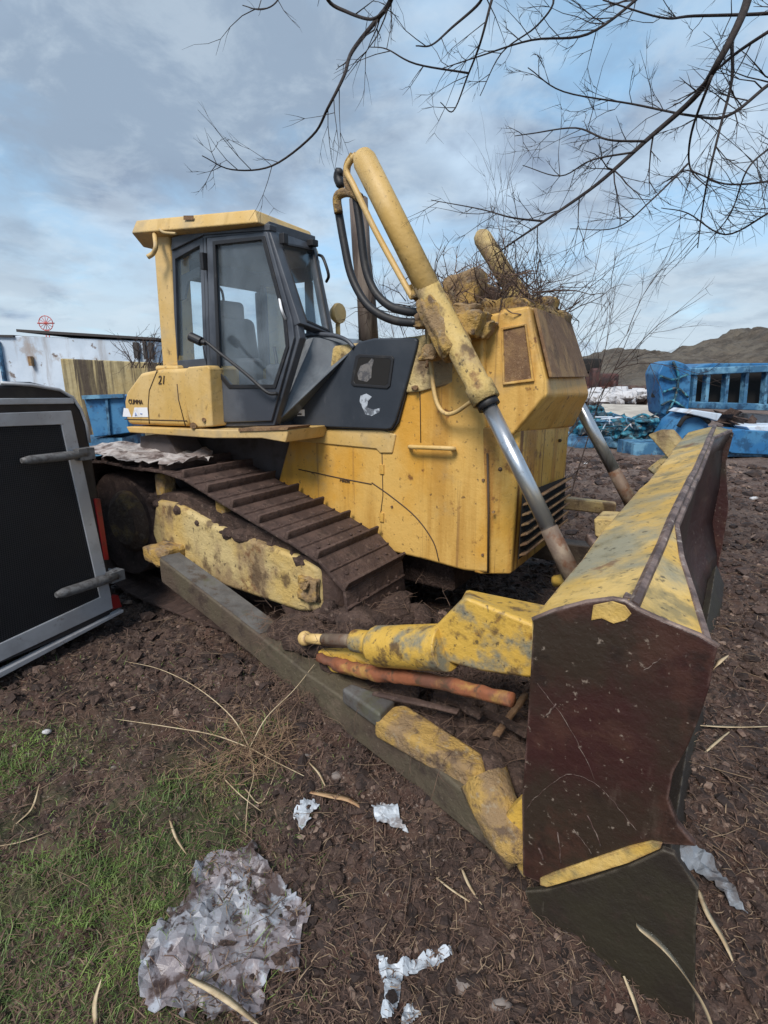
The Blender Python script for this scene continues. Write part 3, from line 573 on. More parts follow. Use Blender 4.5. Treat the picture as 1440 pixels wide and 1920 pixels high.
# trunnion brackets with mud on them
tr = MB(); q = U(832, 612, c=2.56)
axn = (T3-T1).normalized()
tr.tube([q-axn*.17, q-axn*.14, q+axn*.14, q+axn*.16], [PX(q, 28), PX(q, 32), PX(q, 34), PX(q, 29)], 10, smooth=False)
tr.tube([q-CR*.06, q+CR*.30], PX(q, 26), 10)
tr.build('trunnion_yoke', 'dirt_yellow', BD, sub=3, rough=(.03, .06))
for (x, y, c_, s_) in [(880, 610, 2.66, .075), (905, 620, 2.72, .05), (872, 590, 2.7, .06), (796, 545, 2.6, .045), (812, 660, 2.62, .05), (800, 600, 2.62, .05), (800, 570, 2.6, .04)]:
    k = MB(); k.box(U(x, y, c=c_), AX*s_, CR*s_, UP*s_*.8+AX*.02); k.build('bracket' if s_ > .055 else 'hose_coupling', 'dirt_yellow', BD, bevel=.012, sub=2, rough=(.05, .04))
tr = MB(); q = U(975, 590, c=4.0); tr.tube([q-AX*.1-UP*.1, q+AX*.1+UP*.1], .11, 8); tr.build('trunnion_yoke', 'dirt_yellow', BD, sub=2, rough=(.05, .06))
# machinery on top of the guard
tpm = MB(); tpm.box(U(872, 560, c=3.05), AX*.11+UP*.02, CR*.10, UP*.14); tpm.build('valve_block', 'dirt_yellow', BD, bevel=.04, sub=2, rough=(.03, .08))
tpm = MB(); q = U(900, 562, c=3.25); tpm.tube([q-CR*.15, q+CR*.2], .10, 12); tpm.build('cross_tube', 'dirt_yellow', BD, sub=2, rough=(.05, .08))
tpm = MB(); q = U(915, 563, c=3.08); tpm.tube([q-CR*.02, q+CR*.06], .07, 14); tpm.build('pipe_mouth', 'mud', BD)
tpm = MB(); tpm.box(D(-1.12, 3.3, 2.035), AX*.12, CR*.45, UP*.045); tpm.build('guard_top', 'dirt_yellow', BD, bevel=.02, sub=3, rough=(.07, .07))
tpm = MB(); tpm.box(U(1025, 585, c=3.6)+UP*.03, AX*.05, CR*.10, UP*.06); tpm.build('bracket', 'dirt_yellow', BD, bevel=.02, sub=2, rough=(.05, .05))
# thin pipe beside cylinder, bracket at top, hoses
tp_ = MB(); tp_.tube(crv([U(668, 290, c=2.60), U(655, 305, c=2.60), U(650, 322, c=2.60), U(664, 350, c=2.60), U(700, 425, c=2.60), U(735, 490, c=2.60), U(763, 540, c=2.59), U(772, 556, c=2.59)], 6), PX(T1, 5.5), 8); tp_.build('hydraulic_pipe', 'yellow_pale', BD)
tp_ = MB(); tp_.tube(crv([U(662, 292, c=2.62), U(651, 312, c=2.63), U(652, 345, c=2.63), U(664, 366, c=2.64)], 5), PX(T1, 7), 8)
tp_.tube(crv([U(676, 372, c=2.64), U(660, 362, c=2.64), U(642, 362, c=2.64), U(632, 372, c=2.64), U(635, 400, c=2.64)], 5), PX(T1, 8), 8); tp_.build('pipe_elbow', 'dirt_yellow', BD)
for pts in ([(635, 398), (645, 455), (658, 515), (680, 560), (705, 585), (740, 601), (782, 606)], [(668, 372), (676, 430), (685, 500), (702, 545), (728, 572), (758, 583), (790, 586)]):
    k = MB(); k.tube(crv(UL(pts, c=2.66), 6), PX(T1, 7.5), 10); k.build('hydraulic_hose', 'rubber', BD)
k = MB(); k.tube(crv(UL([(762, 545), (775, 540), (790, 552), (800, 575), (795, 600), (785, 607)], c=2.62), 5), .02, 8); k.build('pipe_elbow', 'dirt_yellow', BD, rough=(.02, .03))
# --- tracks
M['rust_mud'] = mk('mud_over_yellow', (.20, .125, .045), .9, 0, [((.075, .045, .033), 5, .40, .55, .95), ((.14, .10, .07), 22, .5, .65, .7)], [(12, .03), (50, .01)])
tpath = [(-1.82, .71), (-1.69, .62), (-1.62, .46), (-1.64, .29), (-1.76, .13), (-1.95, .06), (-2.6, .04), (-3.5, .04), (-3.95, .10), (-4.22, .30), (-4.33, .58), (-4.25, .86), (-4.08, 1.03), (-3.9, 1.075), (-3.5, 1.07), (-3.2, 1.075), (-2.95, 1.055), (-2.62, .96), (-2.37, .885), (-2.05, .79)]
def dens(path, closed=True, step=.01):
    pts = [Vector((p[0], 0, p[1])) for p in path]; pts.append(pts[0]); o = []
    cc = crv(pts, 14)
    return cc
dense = dens(tpath)
cum = [0]
for i_ in range(1, len(dense)): cum.append(cum[-1]+(dense[i_]-dense[i_-1]).length)
def at_len(s_):
    s_ %= cum[-1]
    for i_ in range(1, len(cum)):
        if cum[i_] >= s_:
            t = (s_-cum[i_-1])/max(1e-9, cum[i_]-cum[i_-1]); p = dense[i_-1].lerp(dense[i_], t); d = (dense[i_]-dense[i_-1]).normalized(); return p, d
    return dense[-1], (dense[-1]-dense[-2]).normalized()
nsh = round(cum[-1]/.232); pit = cum[-1]/nsh
me_shoe = None
def tracks(cc_, near):
    global me_shoe
    ch = MB()
    ring_o = [D(p.x, cc_-.12, p.z) for p in dense[::6]]
    cen = Vector((-3.0, 0, .52))
    def shr(p, k): v = p-cen; return cen+v*(1-k/v.length)
    o1 = [shr(p, .035) for p in dense[:-1:5]]; i1 = [shr(p, .115) for p in dense[:-1:5]]
    for off in (-.10, .06):
        ch.ring([D(p.x, cc_+off, p.z) for p in o1], [D(p.x, cc_+off, p.z) for p in i1], CR*.04)
    tk_ = ch.build('track', 'track', BD)
    for i_ in range(nsh):
        p, d = at_len((i_+.5)*pit); nrm_ = Vector((-d.z, 0, d.x))
        if nrm_.dot(p-cen) < 0: nrm_ = -nrm_
        if me_shoe is None:
            s_ = MB(); L_ = pit*.5
            s_.box((0, 0, -.012), (L_*1.02, 0, 0), (0, .295, 0), (0, 0, .010))
            s_.prism([Vector((L_*.99, -.295, -.004)), Vector((L_*.66, -.295, -.004)), Vector((L_*.80, -.295, .050)), Vector((L_*.94, -.295, .050))], Vector((0, .59, 0)))
            s_.prism([Vector((-L_*.1, -.295, -.004)), Vector((-L_*.3, -.295, -.004)), Vector((-L_*.22, -.295, .008)), Vector((-L_*.16, -.295, .008))], Vector((0, .59, 0)))
            for bx_ in (-.35, .28):
                for by_ in (-.20, -.11, .11, .20): s_.tube([Vector((bx_*L_*2*.5, by_, -.003)), Vector((bx_*L_*2*.5, by_, .008))], .012, 6, smooth=False)
            o = s_.build('track_shoe', 'track', tk_, bevel=.004); 
            me_shoe = o.data; 
            # origin of shoe mesh is local
            for v in me_shoe.vertices: v.co = v.co+origin_of(tk_)
        else:
            o = bpy.data.objects.new('track_shoe', me_shoe); C.objects.link(o); o.parent = tk_
            b = o.modifiers.new('bevel', 'BEVEL'); b.width = .004; b.segments = 2
        xx = (AX*d.x+UP*d.z); zz_ = (AX*nrm_.x+UP*nrm_.z); yy = zz_.cross(xx)
        j_ = random.uniform(-.012, .012)
        m3 = Matrix((xx+zz_*j_, yy, zz_)).transposed().to_4x4(); m3.translation = D(p.x, cc_, p.z)+zz_*random.uniform(-.004, .004)-origin_of(tk_)
        o.matrix_local = m3
    return tk_
tracks(2.40, True); tracks(4.20, False)
# track frame (near), idler, sprocket cover
for cc_, sgn in ((2.16, 1), (4.34, -1)):
    f_ = MB(); pts = [(290, 938), (330, 945), (400, 985), (470, 1012), (560, 1045), (600, 1068), (604, 1150), (560, 1148), (420, 1100), (300, 1042), (284, 1000)]
    P_ = UL(pts, c=2.16); P_ = [D(p.dot(AX), cc_, p.z) for p in P_]
    f_.prism(P_, CR*.12); fo = f_.build('track_frame', 'dirt_yellow' if sgn < 0 else 'yellow_dirty', BD, bevel=.03, sub=0)
    k = MB(); k.tube([D(-1.98, cc_+.02 if sgn > 0 else cc_, .44), D(-1.98, cc_+.40*sgn, .44)], .24, 24); k.build('idler', 'track', BD)
    k = MB(); k.tube([D(-3.85, cc_+.03, .58), D(-3.85, cc_+.35*sgn, .58)], .40, 24); k.build('sprocket', 'track', BD)
    k = MB(); k.tube([D(-3.74, cc_-.04*sgn, .62), D(-3.74, cc_, .62), D(-3.74, cc_+.1*sgn, .62)], [.17, .23, .26], 20); k.build('final_drive', 'rust_mud', BD, bevel=.01)
    for a_, z_ in ((-3.35, .92), (-2.72, .82)):
        k = MB(); k.box(D(a_, cc_+.10*sgn, z_), AX*.045, CR*.06, UP*.10); k.build('carrier_roller_bracket', 'dirt_yellow', BD, bevel=.02)
    k = MB(); k.box(D(-1.93, cc_-.012*sgn, .50), AX*.07, CR*.02, UP*.07); k.tube([D(-1.93, cc_-.03*sgn, .54), D(-1.93, cc_-.06*sgn, .54)], .03, 12); k.build('idler_bracket', 'dirt_yellow', BD, bevel=.02, sub=2, rough=(.04, .04))
bars = MB()
# mud caked above frame
mud = MB(); MU = UL([(285, 925), (340, 925), (420, 962), (500, 995), (560, 1022), (603, 1060), (600, 1080), (520, 1040), (440, 1010), (380, 990), (330, 955), (285, 950)], c=2.20)
mud.prism(MU, CR*.35); mud.build('caked_mud', 'mud', BD, bevel=.01, sub=0)
# --- push arms
def arm(near):
    s_ = 1 if near else -1
    def Q(a, c, z): return D(a, c if near else 6.6-c, z)
    m_ = MB()
    # stations: a, c outer, z top, width, height
    st_ = []
    for (x_, y_), c_, w_, h_ in (((297, 1046), 1.94, .15, .17), ((390, 1118), 1.91, .16, .16), ((484, 1191), 1.87, .16, .17), ((577, 1265), 1.80, .17, .17), ((752, 1384), 1.66, .18, .19), ((887, 1500), 1.53, .14, .16), ((960, 1575), 1.47, .10, .12)):
        q_ = U(x_, y_, c=c_); st_.append((q_.dot(AX), c_, q_.z, w_, h_))
    rings = []
    for a, c, z, w_, h_ in st_:
        rings.append([Q(a, c, z), Q(a+.03, c+w_, z), Q(a+.03, c+w_, z-h_), Q(a, c, z-h_)])
    for r0, r1 in zip(rings[:-1], rings[1:]):
        pass
    vs = [p for r in rings for p in r]; fs = [(0, 1, 2, 3), tuple(4*(len(rings)-1)+k for k in (3, 2, 1, 0))]
    for i_ in range(len(rings)-1):
        for k in range(4): fs.append((4*i_+k, 4*i_+4+k, 4*i_+4+(k+1) % 4, 4*i_+(k+1) % 4))
    if near: fs = [tuple(reversed(f)) for f in fs]
    m_.add(vs, fs); ao = m_.build('push_arm', 'armside', BD, bevel=.012)
    if near:
        t_ = MB()
        for i_ in range(2):
            r0, r1 = rings[i_], rings[i_+1]; e = UP*.004
            t_.prism([r0[0]+e+CR*.012, r1[0]+e+CR*.012, r1[1]+e-CR*.012, r0[1]+e-CR*.012], -UP*.003)
        t_.build('arm_top_plate', 'armgrey', ao)
        y_ = MB(); y_.prism(UL([(735, 1322), (760, 1318), (908, 1412), (912, 1450), (880, 1445), (700, 1345)], z=.27), -UP*.10); y_.build('yellow_gusset', 'dirt_yellow', ao, bevel=.02, sub=0)
        y_ = MB(); y_.prism(UL([(640, 1290), (660, 1280), (742, 1310), (712, 1340)], z=.30), -UP*.08); y_.build('grey_gusset', 'armgrey', ao, bevel=.015)
        # ball joint and lug at blade
        lug = MB(); lug.tube([D(-.60, 1.58, .26), D(-.48, 1.50, .18), D(-.40, 1.46, .12)], [.09, .075, .06], 12); lug.build('arm_lug', 'dirt_yellow', ao, sub=1, rough=(.05, .05))
        lug = MB(); lug.prism(UL([(930, 1545), (985, 1490), (990, 1600), (985, 1650), (975, 1640), (945, 1580)], c=1.47), CR*.05); lug.build('blade_lug', 'yellow_strut', ao, bevel=.008)
    return ao
arm(True); arm(False)
def mudheap(c_, ra, rc, rz_, n, s_=.05):
    k = MB()
    for i_ in range(n):
        a_ = random.uniform(0, 6.283); r_ = random.random()**.6
        q_ = c_+AX*(math.cos(a_)*r_*ra)+CR*(math.sin(a_)*r_*rc)+UP*(rz_*(1-r_*r_)*random.uniform(.2, 1)-.02)
        k.ball(q_, s_*math.exp(random.gauss(-.35, .45)), 8, 6, (random.uniform(.8, 1.5), random.uniform(.8, 1.5), random.uniform(.6, 1)), .16)
    o = k.build('caked_mud', 'mud', BD)
    for p_ in o.data.polygons: p_.use_smooth = random.random() < .5
mudheap(D(-1.84, 2.0, .30), .22, .11, .10, 110, .04)
mudheap(D(-1.62, 2.14, .26), .24, .22, .16, 150)
mudheap(D(-1.60, 2.48, .16), .30, .28, .26, 170, .06)
mudheap(D(-.78, 1.95, .10), .36, .26, .18, 200, .045)
mudheap(D(-.62, 1.72, .14), .20, .10, .12, 70, .04)
mudheap(D(-1.2, 2.0, .10), .35, .22, .14, 130, .045)
for t_ in range(16):
    q_ = U(292+t_*19, 930+t_*7.6, c=2.24)-UP*.01; mudheap(q_, .10, .06, .05, 22, .026)
mudheap(D(-1.75, 2.10, .42), .06, .05, .08, 30, .03)
# trunnion at arm rear
k = MB(); k.box(D(-3.18, 2.08, .50), AX*.12, CR*.10, UP*.06); k.build('arm_trunnion', 'dirt_yellow', BD, bevel=.03, sub=2, rough=(.05, .06))
# --- diagonal strut between arm and blade
s0 = U(572, 1197, c=1.86); s1 = U(608, 1199, c=1.84); s2 = U(664, 1201, c=1.81); s3 = U(700, 1206, c=1.79); s4 = U(702, 1211, c=1.79); s5 = U(840, 1214, c=1.72); s6 = U(1000, 1225, c=1.62)
def ppx(p, n): return n*(p-Vector((0, 0, H))).length/F*.85
k = MB(); k.ball(s0, ppx(s0, 16), 12, 8); k.tube([s0, s1], ppx(s0, 11), 10); sr = k.build('strut_pin', 'yellow_pale', BD)
k = MB(); k.tube([s1, s2+(s2-s1)*.3], ppx(s1, 13), 14); k.build('strut_rod', 'rodrust', BD)
k = MB(); k.tube([s2, s3], [ppx(s2, 24), ppx(s3, 26)], 16); k.tube([s3, s3+(s4-s3)], ppx(s3, 30), 16)
k.tube([s4, s4+(s5-s4)*.06, s5], [ppx(s4, 36), ppx(s4, 43), ppx(s4, 45)], 20); k.build('strut_barrel', 'yellow_strut', BD, bevel=.006)
bxp = UL([(812, 1175), (872, 1118), (1005, 1172), (1000, 1275), (905, 1262), (815, 1238)], c=1.70)
bxf = UL([(868, 1150), (872, 1104), (1040, 1136), (1040, 1210), (960, 1200), (868, 1190)], c=1.95)
k = MB(); k.prism(bxp, CR, bxf); k.build('strut_bracket', 'yellow_strut', BD, bevel=.018)
k = MB(); k.tube(crv([U(598, 1232, c=1.86), U(640, 1248, c=1.84), U(700, 1262, c=1.8), U(800, 1275, c=1.74), U(960, 1312, c=1.64)], 5), [.024]*4+[.034]*6+lerpr(11, .034, .026), 12); k.build('lower_strut', 'orange', BD, sub=1, rough=(.02, .04))
k = MB(); k.prism(UL([(592, 1222), (650, 1222), (706, 1250), (690, 1275), (620, 1262)], c=1.87), CR*.06); k.build('strut_clevis', 'yellow_strut', BD, bevel=.015)
# clutter of broken steel behind strut
for (pa, pb_, w_, m_) in [((820, 1300), (905, 1340), .05, 'mud'), ((700, 1300), (860, 1335), .03, 'track'), ((930, 1380), (985, 1300), .03, 'mesh_rust'), ((900, 1330), (990, 1375), .04, 'mud')]:
    k = MB(); k.beam(U(*pa, z=.30), U(*pb_, z=.33), w_, w_*.5); k.build('bent_bracket', m_, BD, bevel=.006, sub=2, rough=(.03, .04))
# far strut and bits by the far blade side
k = MB(); k.beam(D(-1.9, 4.35, .66), D(-.75, 4.62, .62), .09, .10); k.build('far_strut', 'yellow_dirty', BD, bevel=.015)
k = MB(); k.beam(U(1220, 885, c=4.75), U(1290, 830, c=4.85), .10, .05); k.build('far_strut', 'yellow_blade', BD, bevel=.01)
k = MB(); k.prism(UL([(1213, 815), (1241, 804), (1282, 850), (1258, 866)], c=4.72), CR*.06+AX*.08); k.build('blade_bracket', 'yellow_dirty', BD, bevel=.01)
k = MB(); k.prism(UL([(1113, 973), (1166, 975), (1170, 985), (1150, 1025), (1115, 1005)], c=3.45), CR*.25); k.build('blade_bracket', 'yellow_dirty', BD, bevel=.01)
k = MB(); k.beam(U(1104, 1006, c=3.2), U(1140, 1050, c=3.0), .05, .05); k.build('grey_block', 'rawsteel', BD, bevel=.01)
k = MB(); k.tube([U(1040, 1090, c=2.5), U(1100, 1084, c=2.46)], .03, 8); k.build('rod_pin', 'yellow_strut', BD)
# --- blade
NB = 1.40; FBc = 5.10
bl = MB()
def lerp(a, b, t): return a+(b-a)*t
stn = 14; prof = []
for i_ in range(stn+1):
    c = lerp(NB+.02, FBc-.02, i_/stn); t = i_/stn
    fwd = max(0, 1-(c-NB)/.75)           # near wing leans forward
    fw2 = max(0, 1-(FBc-c)/.5)
    wav = .012*math.sin(c*3.1)+.006*math.sin(c*9)
    bt_ = (lerp(-.41, -.33, t), lerp(1.02, 1.215, t)+wav)
    crs = (lerp(-.165, -.16, t), lerp(1.12, 1.275, t)+wav)
    lipz = lerp(1.10, 1.25, t)+wav-.05*fwd
    lip = (crs[0]+.02+.165*fwd+.10*fw2, lipz)
    f1 = (lip[0]-.02-.02, lipz-.14); f2 = (-.20+.19*fwd+.14*fw2, lerp(.74, .80, t)); f3 = (-.21+.17*fwd+.14*fw2, .50); f4 = (-.10+.06*fwd+.1*fw2, .22); f5 = (.02, .03)
    bb = (-.10, .0); b2 = (-.36, .15)
    prof.append([bt_, crs, lip, f1, f2, f3, f4, f5, bb, b2])
def strip(mb, k0, k1):
    for i_ in range(stn):
        c = lerp(NB+.02, FBc-.02, i_/stn); c2 = lerp(NB+.02, FBc-.02, (i_+1)/stn)
        mb.add([D(prof[i_][k0][0], c, prof[i_][k0][1]), D(prof[i_][k1][0], c, prof[i_][k1][1]), D(prof[i_+1][k1][0], c2, prof[i_+1][k1][1]), D(prof[i_+1][k0][0], c2, prof[i_+1][k0][1])], [(3, 2, 1, 0)], True)
    return mb
def loft(ks):
    mb = MB(); n = len(ks); vs = []
    for i_ in range(stn+1):
        c = lerp(NB+.02, FBc-.02, i_/stn)
        vs += [D(prof[i_][k][0], c, prof[i_][k][1]) for k in ks]
    fs = [(i_*n+k, i_*n+k+1, (i_+1)*n+k+1, (i_+1)*n+k) for i_ in range(stn) for k in range(n-1)]
    mb.add(vs, fs, False); return mb
blade = loft([0, 1, 2]).build('blade', 'yellow_blade', BD)
s__ = blade.modifiers.new('solid', 'SOLIDIFY'); s__.thickness = .02; s__.offset = 0
def seg2(mb):
    return mb
mbf = loft([2, 3, 4, 5, 6, 7, 8]); mo_ = mbf.build('mouldboard', 'maroon', blade)  # end plate maroon; its darkness also paints the shade on this front face
for p in mo_.data.polygons: p.use_smooth = True
s__ = mo_.modifiers.new('solid', 'SOLIDIFY'); s__.thickness = .018; s__.offset = 0
bk = loft([8, 9, 0]).build('blade_back', 'yellow_dirty', blade)
s__ = bk.modifiers.new('solid', 'SOLIDIFY'); s__.thickness = .02; s__.offset = 0
# scraped steel lip along crest
lp = MB(); lp.tube([D(prof[i_][1][0]+.004, lerp(NB+.02, FBc-.02, i_/stn), prof[i_][1][1]+.006) for i_ in range(stn+1)], .016, 6, smooth=False); lp.build('lip_bar', 'rawsteel', blade)
lp = MB(); lp.tube([D(prof[i_][2][0], lerp(NB+.02, FBc-.02, i_/stn), prof[i_][2][1]+.002) for i_ in range(stn+1)], .015, 6, smooth=False); lp.build('lip_bar', 'rawsteel', blade)
lp = MB(); lp.beam(U(1178, 1128, c=1.46), U(1220, 1045, a=-.25), .03, .03); lp.build('edge_rib', 'rawsteel', blade, bevel=.005)
# near end plate
epp = [(1000, 1162), (1040, 1146), (1100, 1130), (1150, 1124), (1172, 1128), (1195, 1143), (1250, 1168), (1310, 1192), (1346, 1213), (1340, 1240), (1330, 1290), (1312, 1345), (1290, 1400), (1262, 1450), (1253, 1500), (1270, 1545), (1306, 1588), (1240, 1583), (1180, 1612), (1100, 1640), (1025, 1662), (980, 1642), (978, 1500), (990, 1330)]
ep = MB(); ep.prism(UL(epp, c=NB), CR*.022); epo = ep.build('end_plate', 'maroon', blade, bevel=.004)
rim = MB(); rim.tube(UL(epp[:9], c=NB+.010), .009, 8); rim.build('plate_rim', 'rawsteel', epo)
ys = MB(); ys.prism(UL([(1012, 1648), (1040, 1636), (1110, 1612), (1180, 1588), (1222, 1578), (1242, 1582), (1238, 1592), (1180, 1618), (1100, 1643), (1026, 1664), (1012, 1660)], c=NB-.006), CR*.01); ys.build('yellow_edge', 'yellow_blade', epo, bevel=.002, sub=0)
ys = MB(); ys.prism(UL([(1112, 1135), (1148, 1128), (1172, 1136), (1184, 1152), (1172, 1164), (1150, 1170), (1128, 1160), (1108, 1164)], c=NB-.004), CR*.008); ys.build('worn_paint', 'yellow_blade', epo, bevel=.002)
M['scratch'] = mk('scratch', (.17, .13, .11), .6, 0, [((.06, .03, .025), 30, .42, .55, .95)])
sc = MB()
for pl, r_ in (([(1002, 1275), (1030, 1310), (1062, 1355), (1095, 1415), (1118, 1468)], .0016), ([(984, 1522), (1010, 1490), (1050, 1458), (1080, 1453), (1120, 1472), (1160, 1515), (1205, 1572)], .0014), ([(1022, 1345), (1042, 1320)], .004), ([(1103, 1530), (1126, 1585)], .003), ([(1046, 1560), (1052, 1620)], .003), ([(1200, 1262), (1225, 1245), (1240, 1236)], .0018), ([(1010, 1590), (1018, 1612)], .005), ([(1075, 1555), (1110, 1600)], .0015)):
    sc = MB(); sc.tube([p+rv(.0012) for p in crv(UL(pl, c=NB-.0003), 5)], r_*.75, 5); sc.build('scratch', 'scratch', epo)
# lower corner plate
lo = MB(); lo.prism(UL([(984, 1672), (1030, 1668), (1105, 1648), (1182, 1622), (1242, 1594), (1264, 1602), (1310, 1668), (1304, 1740), (1302, 1930), (1230, 1945), (1140, 1865), (1000, 1718)], c=NB-.012), CR*.02); lo.build('corner_plate', 'olive', blade, bevel=.003)
# cutting edge strip
ce = MB()
for i_ in range(stn):
    pass
ce.prism([D(-.03, NB, .12), D(.05, NB, -.03), D(.09, NB, -.03), D(.01, NB, .14)], CR*(FBc-NB)); ce.build('cutting_edge', 'olive', blade, bevel=.004)
# far end plate
fp = MB(); fp.prism([D(-.36, FBc, 1.20), D(-.15, FBc, 1.30), D(-.02, FBc, 1.24), D(-.04, FBc, 1.0), D(.03, FBc, .62), D(.03, FBc, .1), D(.02, FBc, -.03), D(-.36, FBc, -.03)], CR*.022); fp.build('end_plate', 'maroon', blade, bevel=.004)
# mud sitting on the blade's inner foot
# ================================================================== vine tangle on the machine and shrubs
M['twig'] = mk('bare_twig', (.055, .035, .028), .85, 0, [((.10, .07, .055), 20, .45, .65, .8)])
M['twig_pale'] = mk('dry_vine', (.16, .10, .07), .85, 0, [((.08, .05, .04), 20, .45, .65, .8)])
M['bark'] = mk('dark_bark', (.022, .016, .016), .85, 0, [((.045, .035, .032), (40, 40, 40), .45, .65, .8)], [(50, .003)])
def twig(mb, p, d, ln, r, depth, wob=.25, seg=4, nb=3, droop=0, ang=.7):
    n = max(3, int(ln/.07)); n = min(n, 9); pts = [p]; dd = d.normalized(); step = ln/n
    for i_ in range(n):
        dd = (dd+rv(wob*.5)+Vector((0, 0, -droop))).normalized(); pts.append(pts[-1]+dd*step)
    mb.tube(pts, [r*(1-.72*i_/n) for i_ in range(n+1)], seg, caps=False)
    if depth > 0:
        for k in range(nb):
            i_ = random.randint(1, n-1); base = pts[i_]; dir_ = (pts[i_+1]-pts[i_]).normalized()
            nd = (dir_+rv(ang)).normalized()
            twig(mb, base, nd, ln*random.uniform(.35, .65), max(r*.55, .0012), depth-1, wob, seg, nb, droop, ang)
vm = MB()
for i_ in range(95):
    a = random.uniform(-1.75, -.95); c = random.uniform(2.75, 3.95); p = D(a, c, random.uniform(1.98, 2.12))
    twig(vm, p, Vector((random.gauss(0, .8), random.gauss(0, .8), abs(random.gauss(.5, .5)))), random.uniform(.18, .45), random.uniform(.003, .006), 2, .5, 4, 3)
vine = vm.build('vine_tangle', 'twig'); tag(vine, 'tangle of dead brown vines piled on the nose of the bulldozer', 'dead vines')
vm = MB()
for i_ in range(170):
    p = U(random.uniform(790, 1000), random.uniform(505, 610), c=random.uniform(2.75, 3.4))
    twig(vm, p, rv(1), random.uniform(.08, .25), .004, 1, .7, 4, 3)
v2 = vm.build('dry_straw_nest', 'twig_pale'); tag(v2, 'matted pale dry stems caught between the two lift cylinders', 'dry stems')
def shrub(base, h, n, spread, label, seed):
    random.seed(seed); m_ = MB()
    for i_ in range(n):
        d = Vector((random.gauss(0, spread), random.gauss(0, spread*.6), 1)); b = Vector(base)+Vector((random.gauss(0, .15), random.gauss(0, .15), 0))
        twig(m_, b, d, h*random.uniform(.65, 1.0), .010, 3, .20, 4, 4, .0, .5)
    o = m_.build('bare_shrub', 'twig'); tag(o, label, 'shrub', 'bare shrubs behind the bulldozer'); return o
shrub((.6, 6.4, 0), 2.9, 9, .28, 'bare shrub directly behind the upright lift cylinder and hoses', 3)
shrub((1.95, 6.6, 0), 2.75, 11, .36, 'bare shrub rising behind the rusty front guard, left of the earth mound', 4)
shrub((1.3, 6.9, 0), 3.2, 6, .2, 'tallest bare shrub behind the tip of the far lift cylinder', 5)
random.seed(11)
# ================================================================== overhanging tree
TR = thing('bare_tree', (3.6, .9, 0), 'leafless tree whose dark drooping branches hang across the top right sky', 'tree')
hub = Vector((3.3, 1.5, 4.9))
tm = MB(); tm.tube(crv([(3.6, .9, -.2), (3.62, .95, 1.5), (3.5, 1.2, 3.4), hub], 6), lerpr(19, .2, .09), 12); tm.build('trunk', 'bark', TR)
LIMB = [
 ([(1412, -60), (1395, 20), (1345, 120), (1300, 185), (1210, 265), (1120, 345), (1020, 415), (965, 452), (925, 480)], 3.0, 9.5, 1.5, 14),
 ([(1372, 75), (1372, 150), (1350, 240), (1327, 337), (1316, 400), (1308, 465)], 3.05, 4, 1.2, 12),
 ([(1335, 142), (1297, 247), (1294, 315), (1327, 352)], 2.95, 3.5, 1.2, 8),
 ([(1470, 150), (1440, 160), (1365, 217), (1297, 217), (1185, 195), (1057, 172), (990, 127)], 3.1, 4.5, 1.1, 18),
 ([(1222, -40), (1192, 0), (1102, 64), (997, 75), (900, 105), (830, 128)], 3.3, 4, 1.1, 16),
 ([(1000, -30), (1038, 0), (1005, 50), (940, 100), (900, 180)], 3.3, 3, 1, 8),
 ([(935, -40), (922, 0), (900, 82), (877, 142), (850, 208), (826, 192)], 3.0, 3.8, 1.1, 6),
 ([(877, 137), (780, 120), (725, 92), (692, 88)], 3.0, 2.6, .9, 5),
 ([(905, -30), (900, 4), (847, 52), (810, 84), (780, 86)], 3.1, 4, 1.4, 3),
 ([(1290, 307), (1222, 375), (1155, 427), (1069, 429)], 2.98, 2.6, .9, 7),
 ([(1020, 415), (960, 408), (900, 392), (808, 375)], 3.0, 3, 1, 9),
 ([(745, -50), (731, 4), (709, 34), (660, 97), (645, 142), (615, 202), (585, 255), (510, 311), (435, 318), (379, 292)], 3.0, 6.5, 1.2, 11),
 ([(600, -60), (615, 0), (650, 22), (695, 36), (722, 20)], 3.0, 4.5, 3, 2),
 ([(535, -50), (521, 0), (490, 18), (455, 10)], 3.0, 2, 1, 4),
 ([(1475, 40), (1440, 60), (1380, 100), (1345, 130)], 3.1, 4, 3, 4),
 ([(1480, 10), (1440, 25), (1300, 30), (1240, 33), (1130, 0)], 3.4, 4, 1.5, 12),
 ([(1480, 250), (1440, 280), (1400, 320), (1370, 400), (1330, 450)], 2.9, 3, 1, 12),
 ([(1470, 330), (1440, 340), (1360, 345), (1290, 320), (1250, 340)], 3.2, 3, 1, 12),
 ([(1480, 380), (1440, 400), (1360, 440), (1290, 400), (1240, 390)], 3.2, 3, 1, 12),
 ([(1210, 265), (1140, 262), (1080, 240), (1000, 250), (965, 255)], 3.05, 3, 1, 12),
 ([(1190, 285), (1110, 300), (1050, 330), (980, 310)], 3.0, 2.6, 1, 8),
]
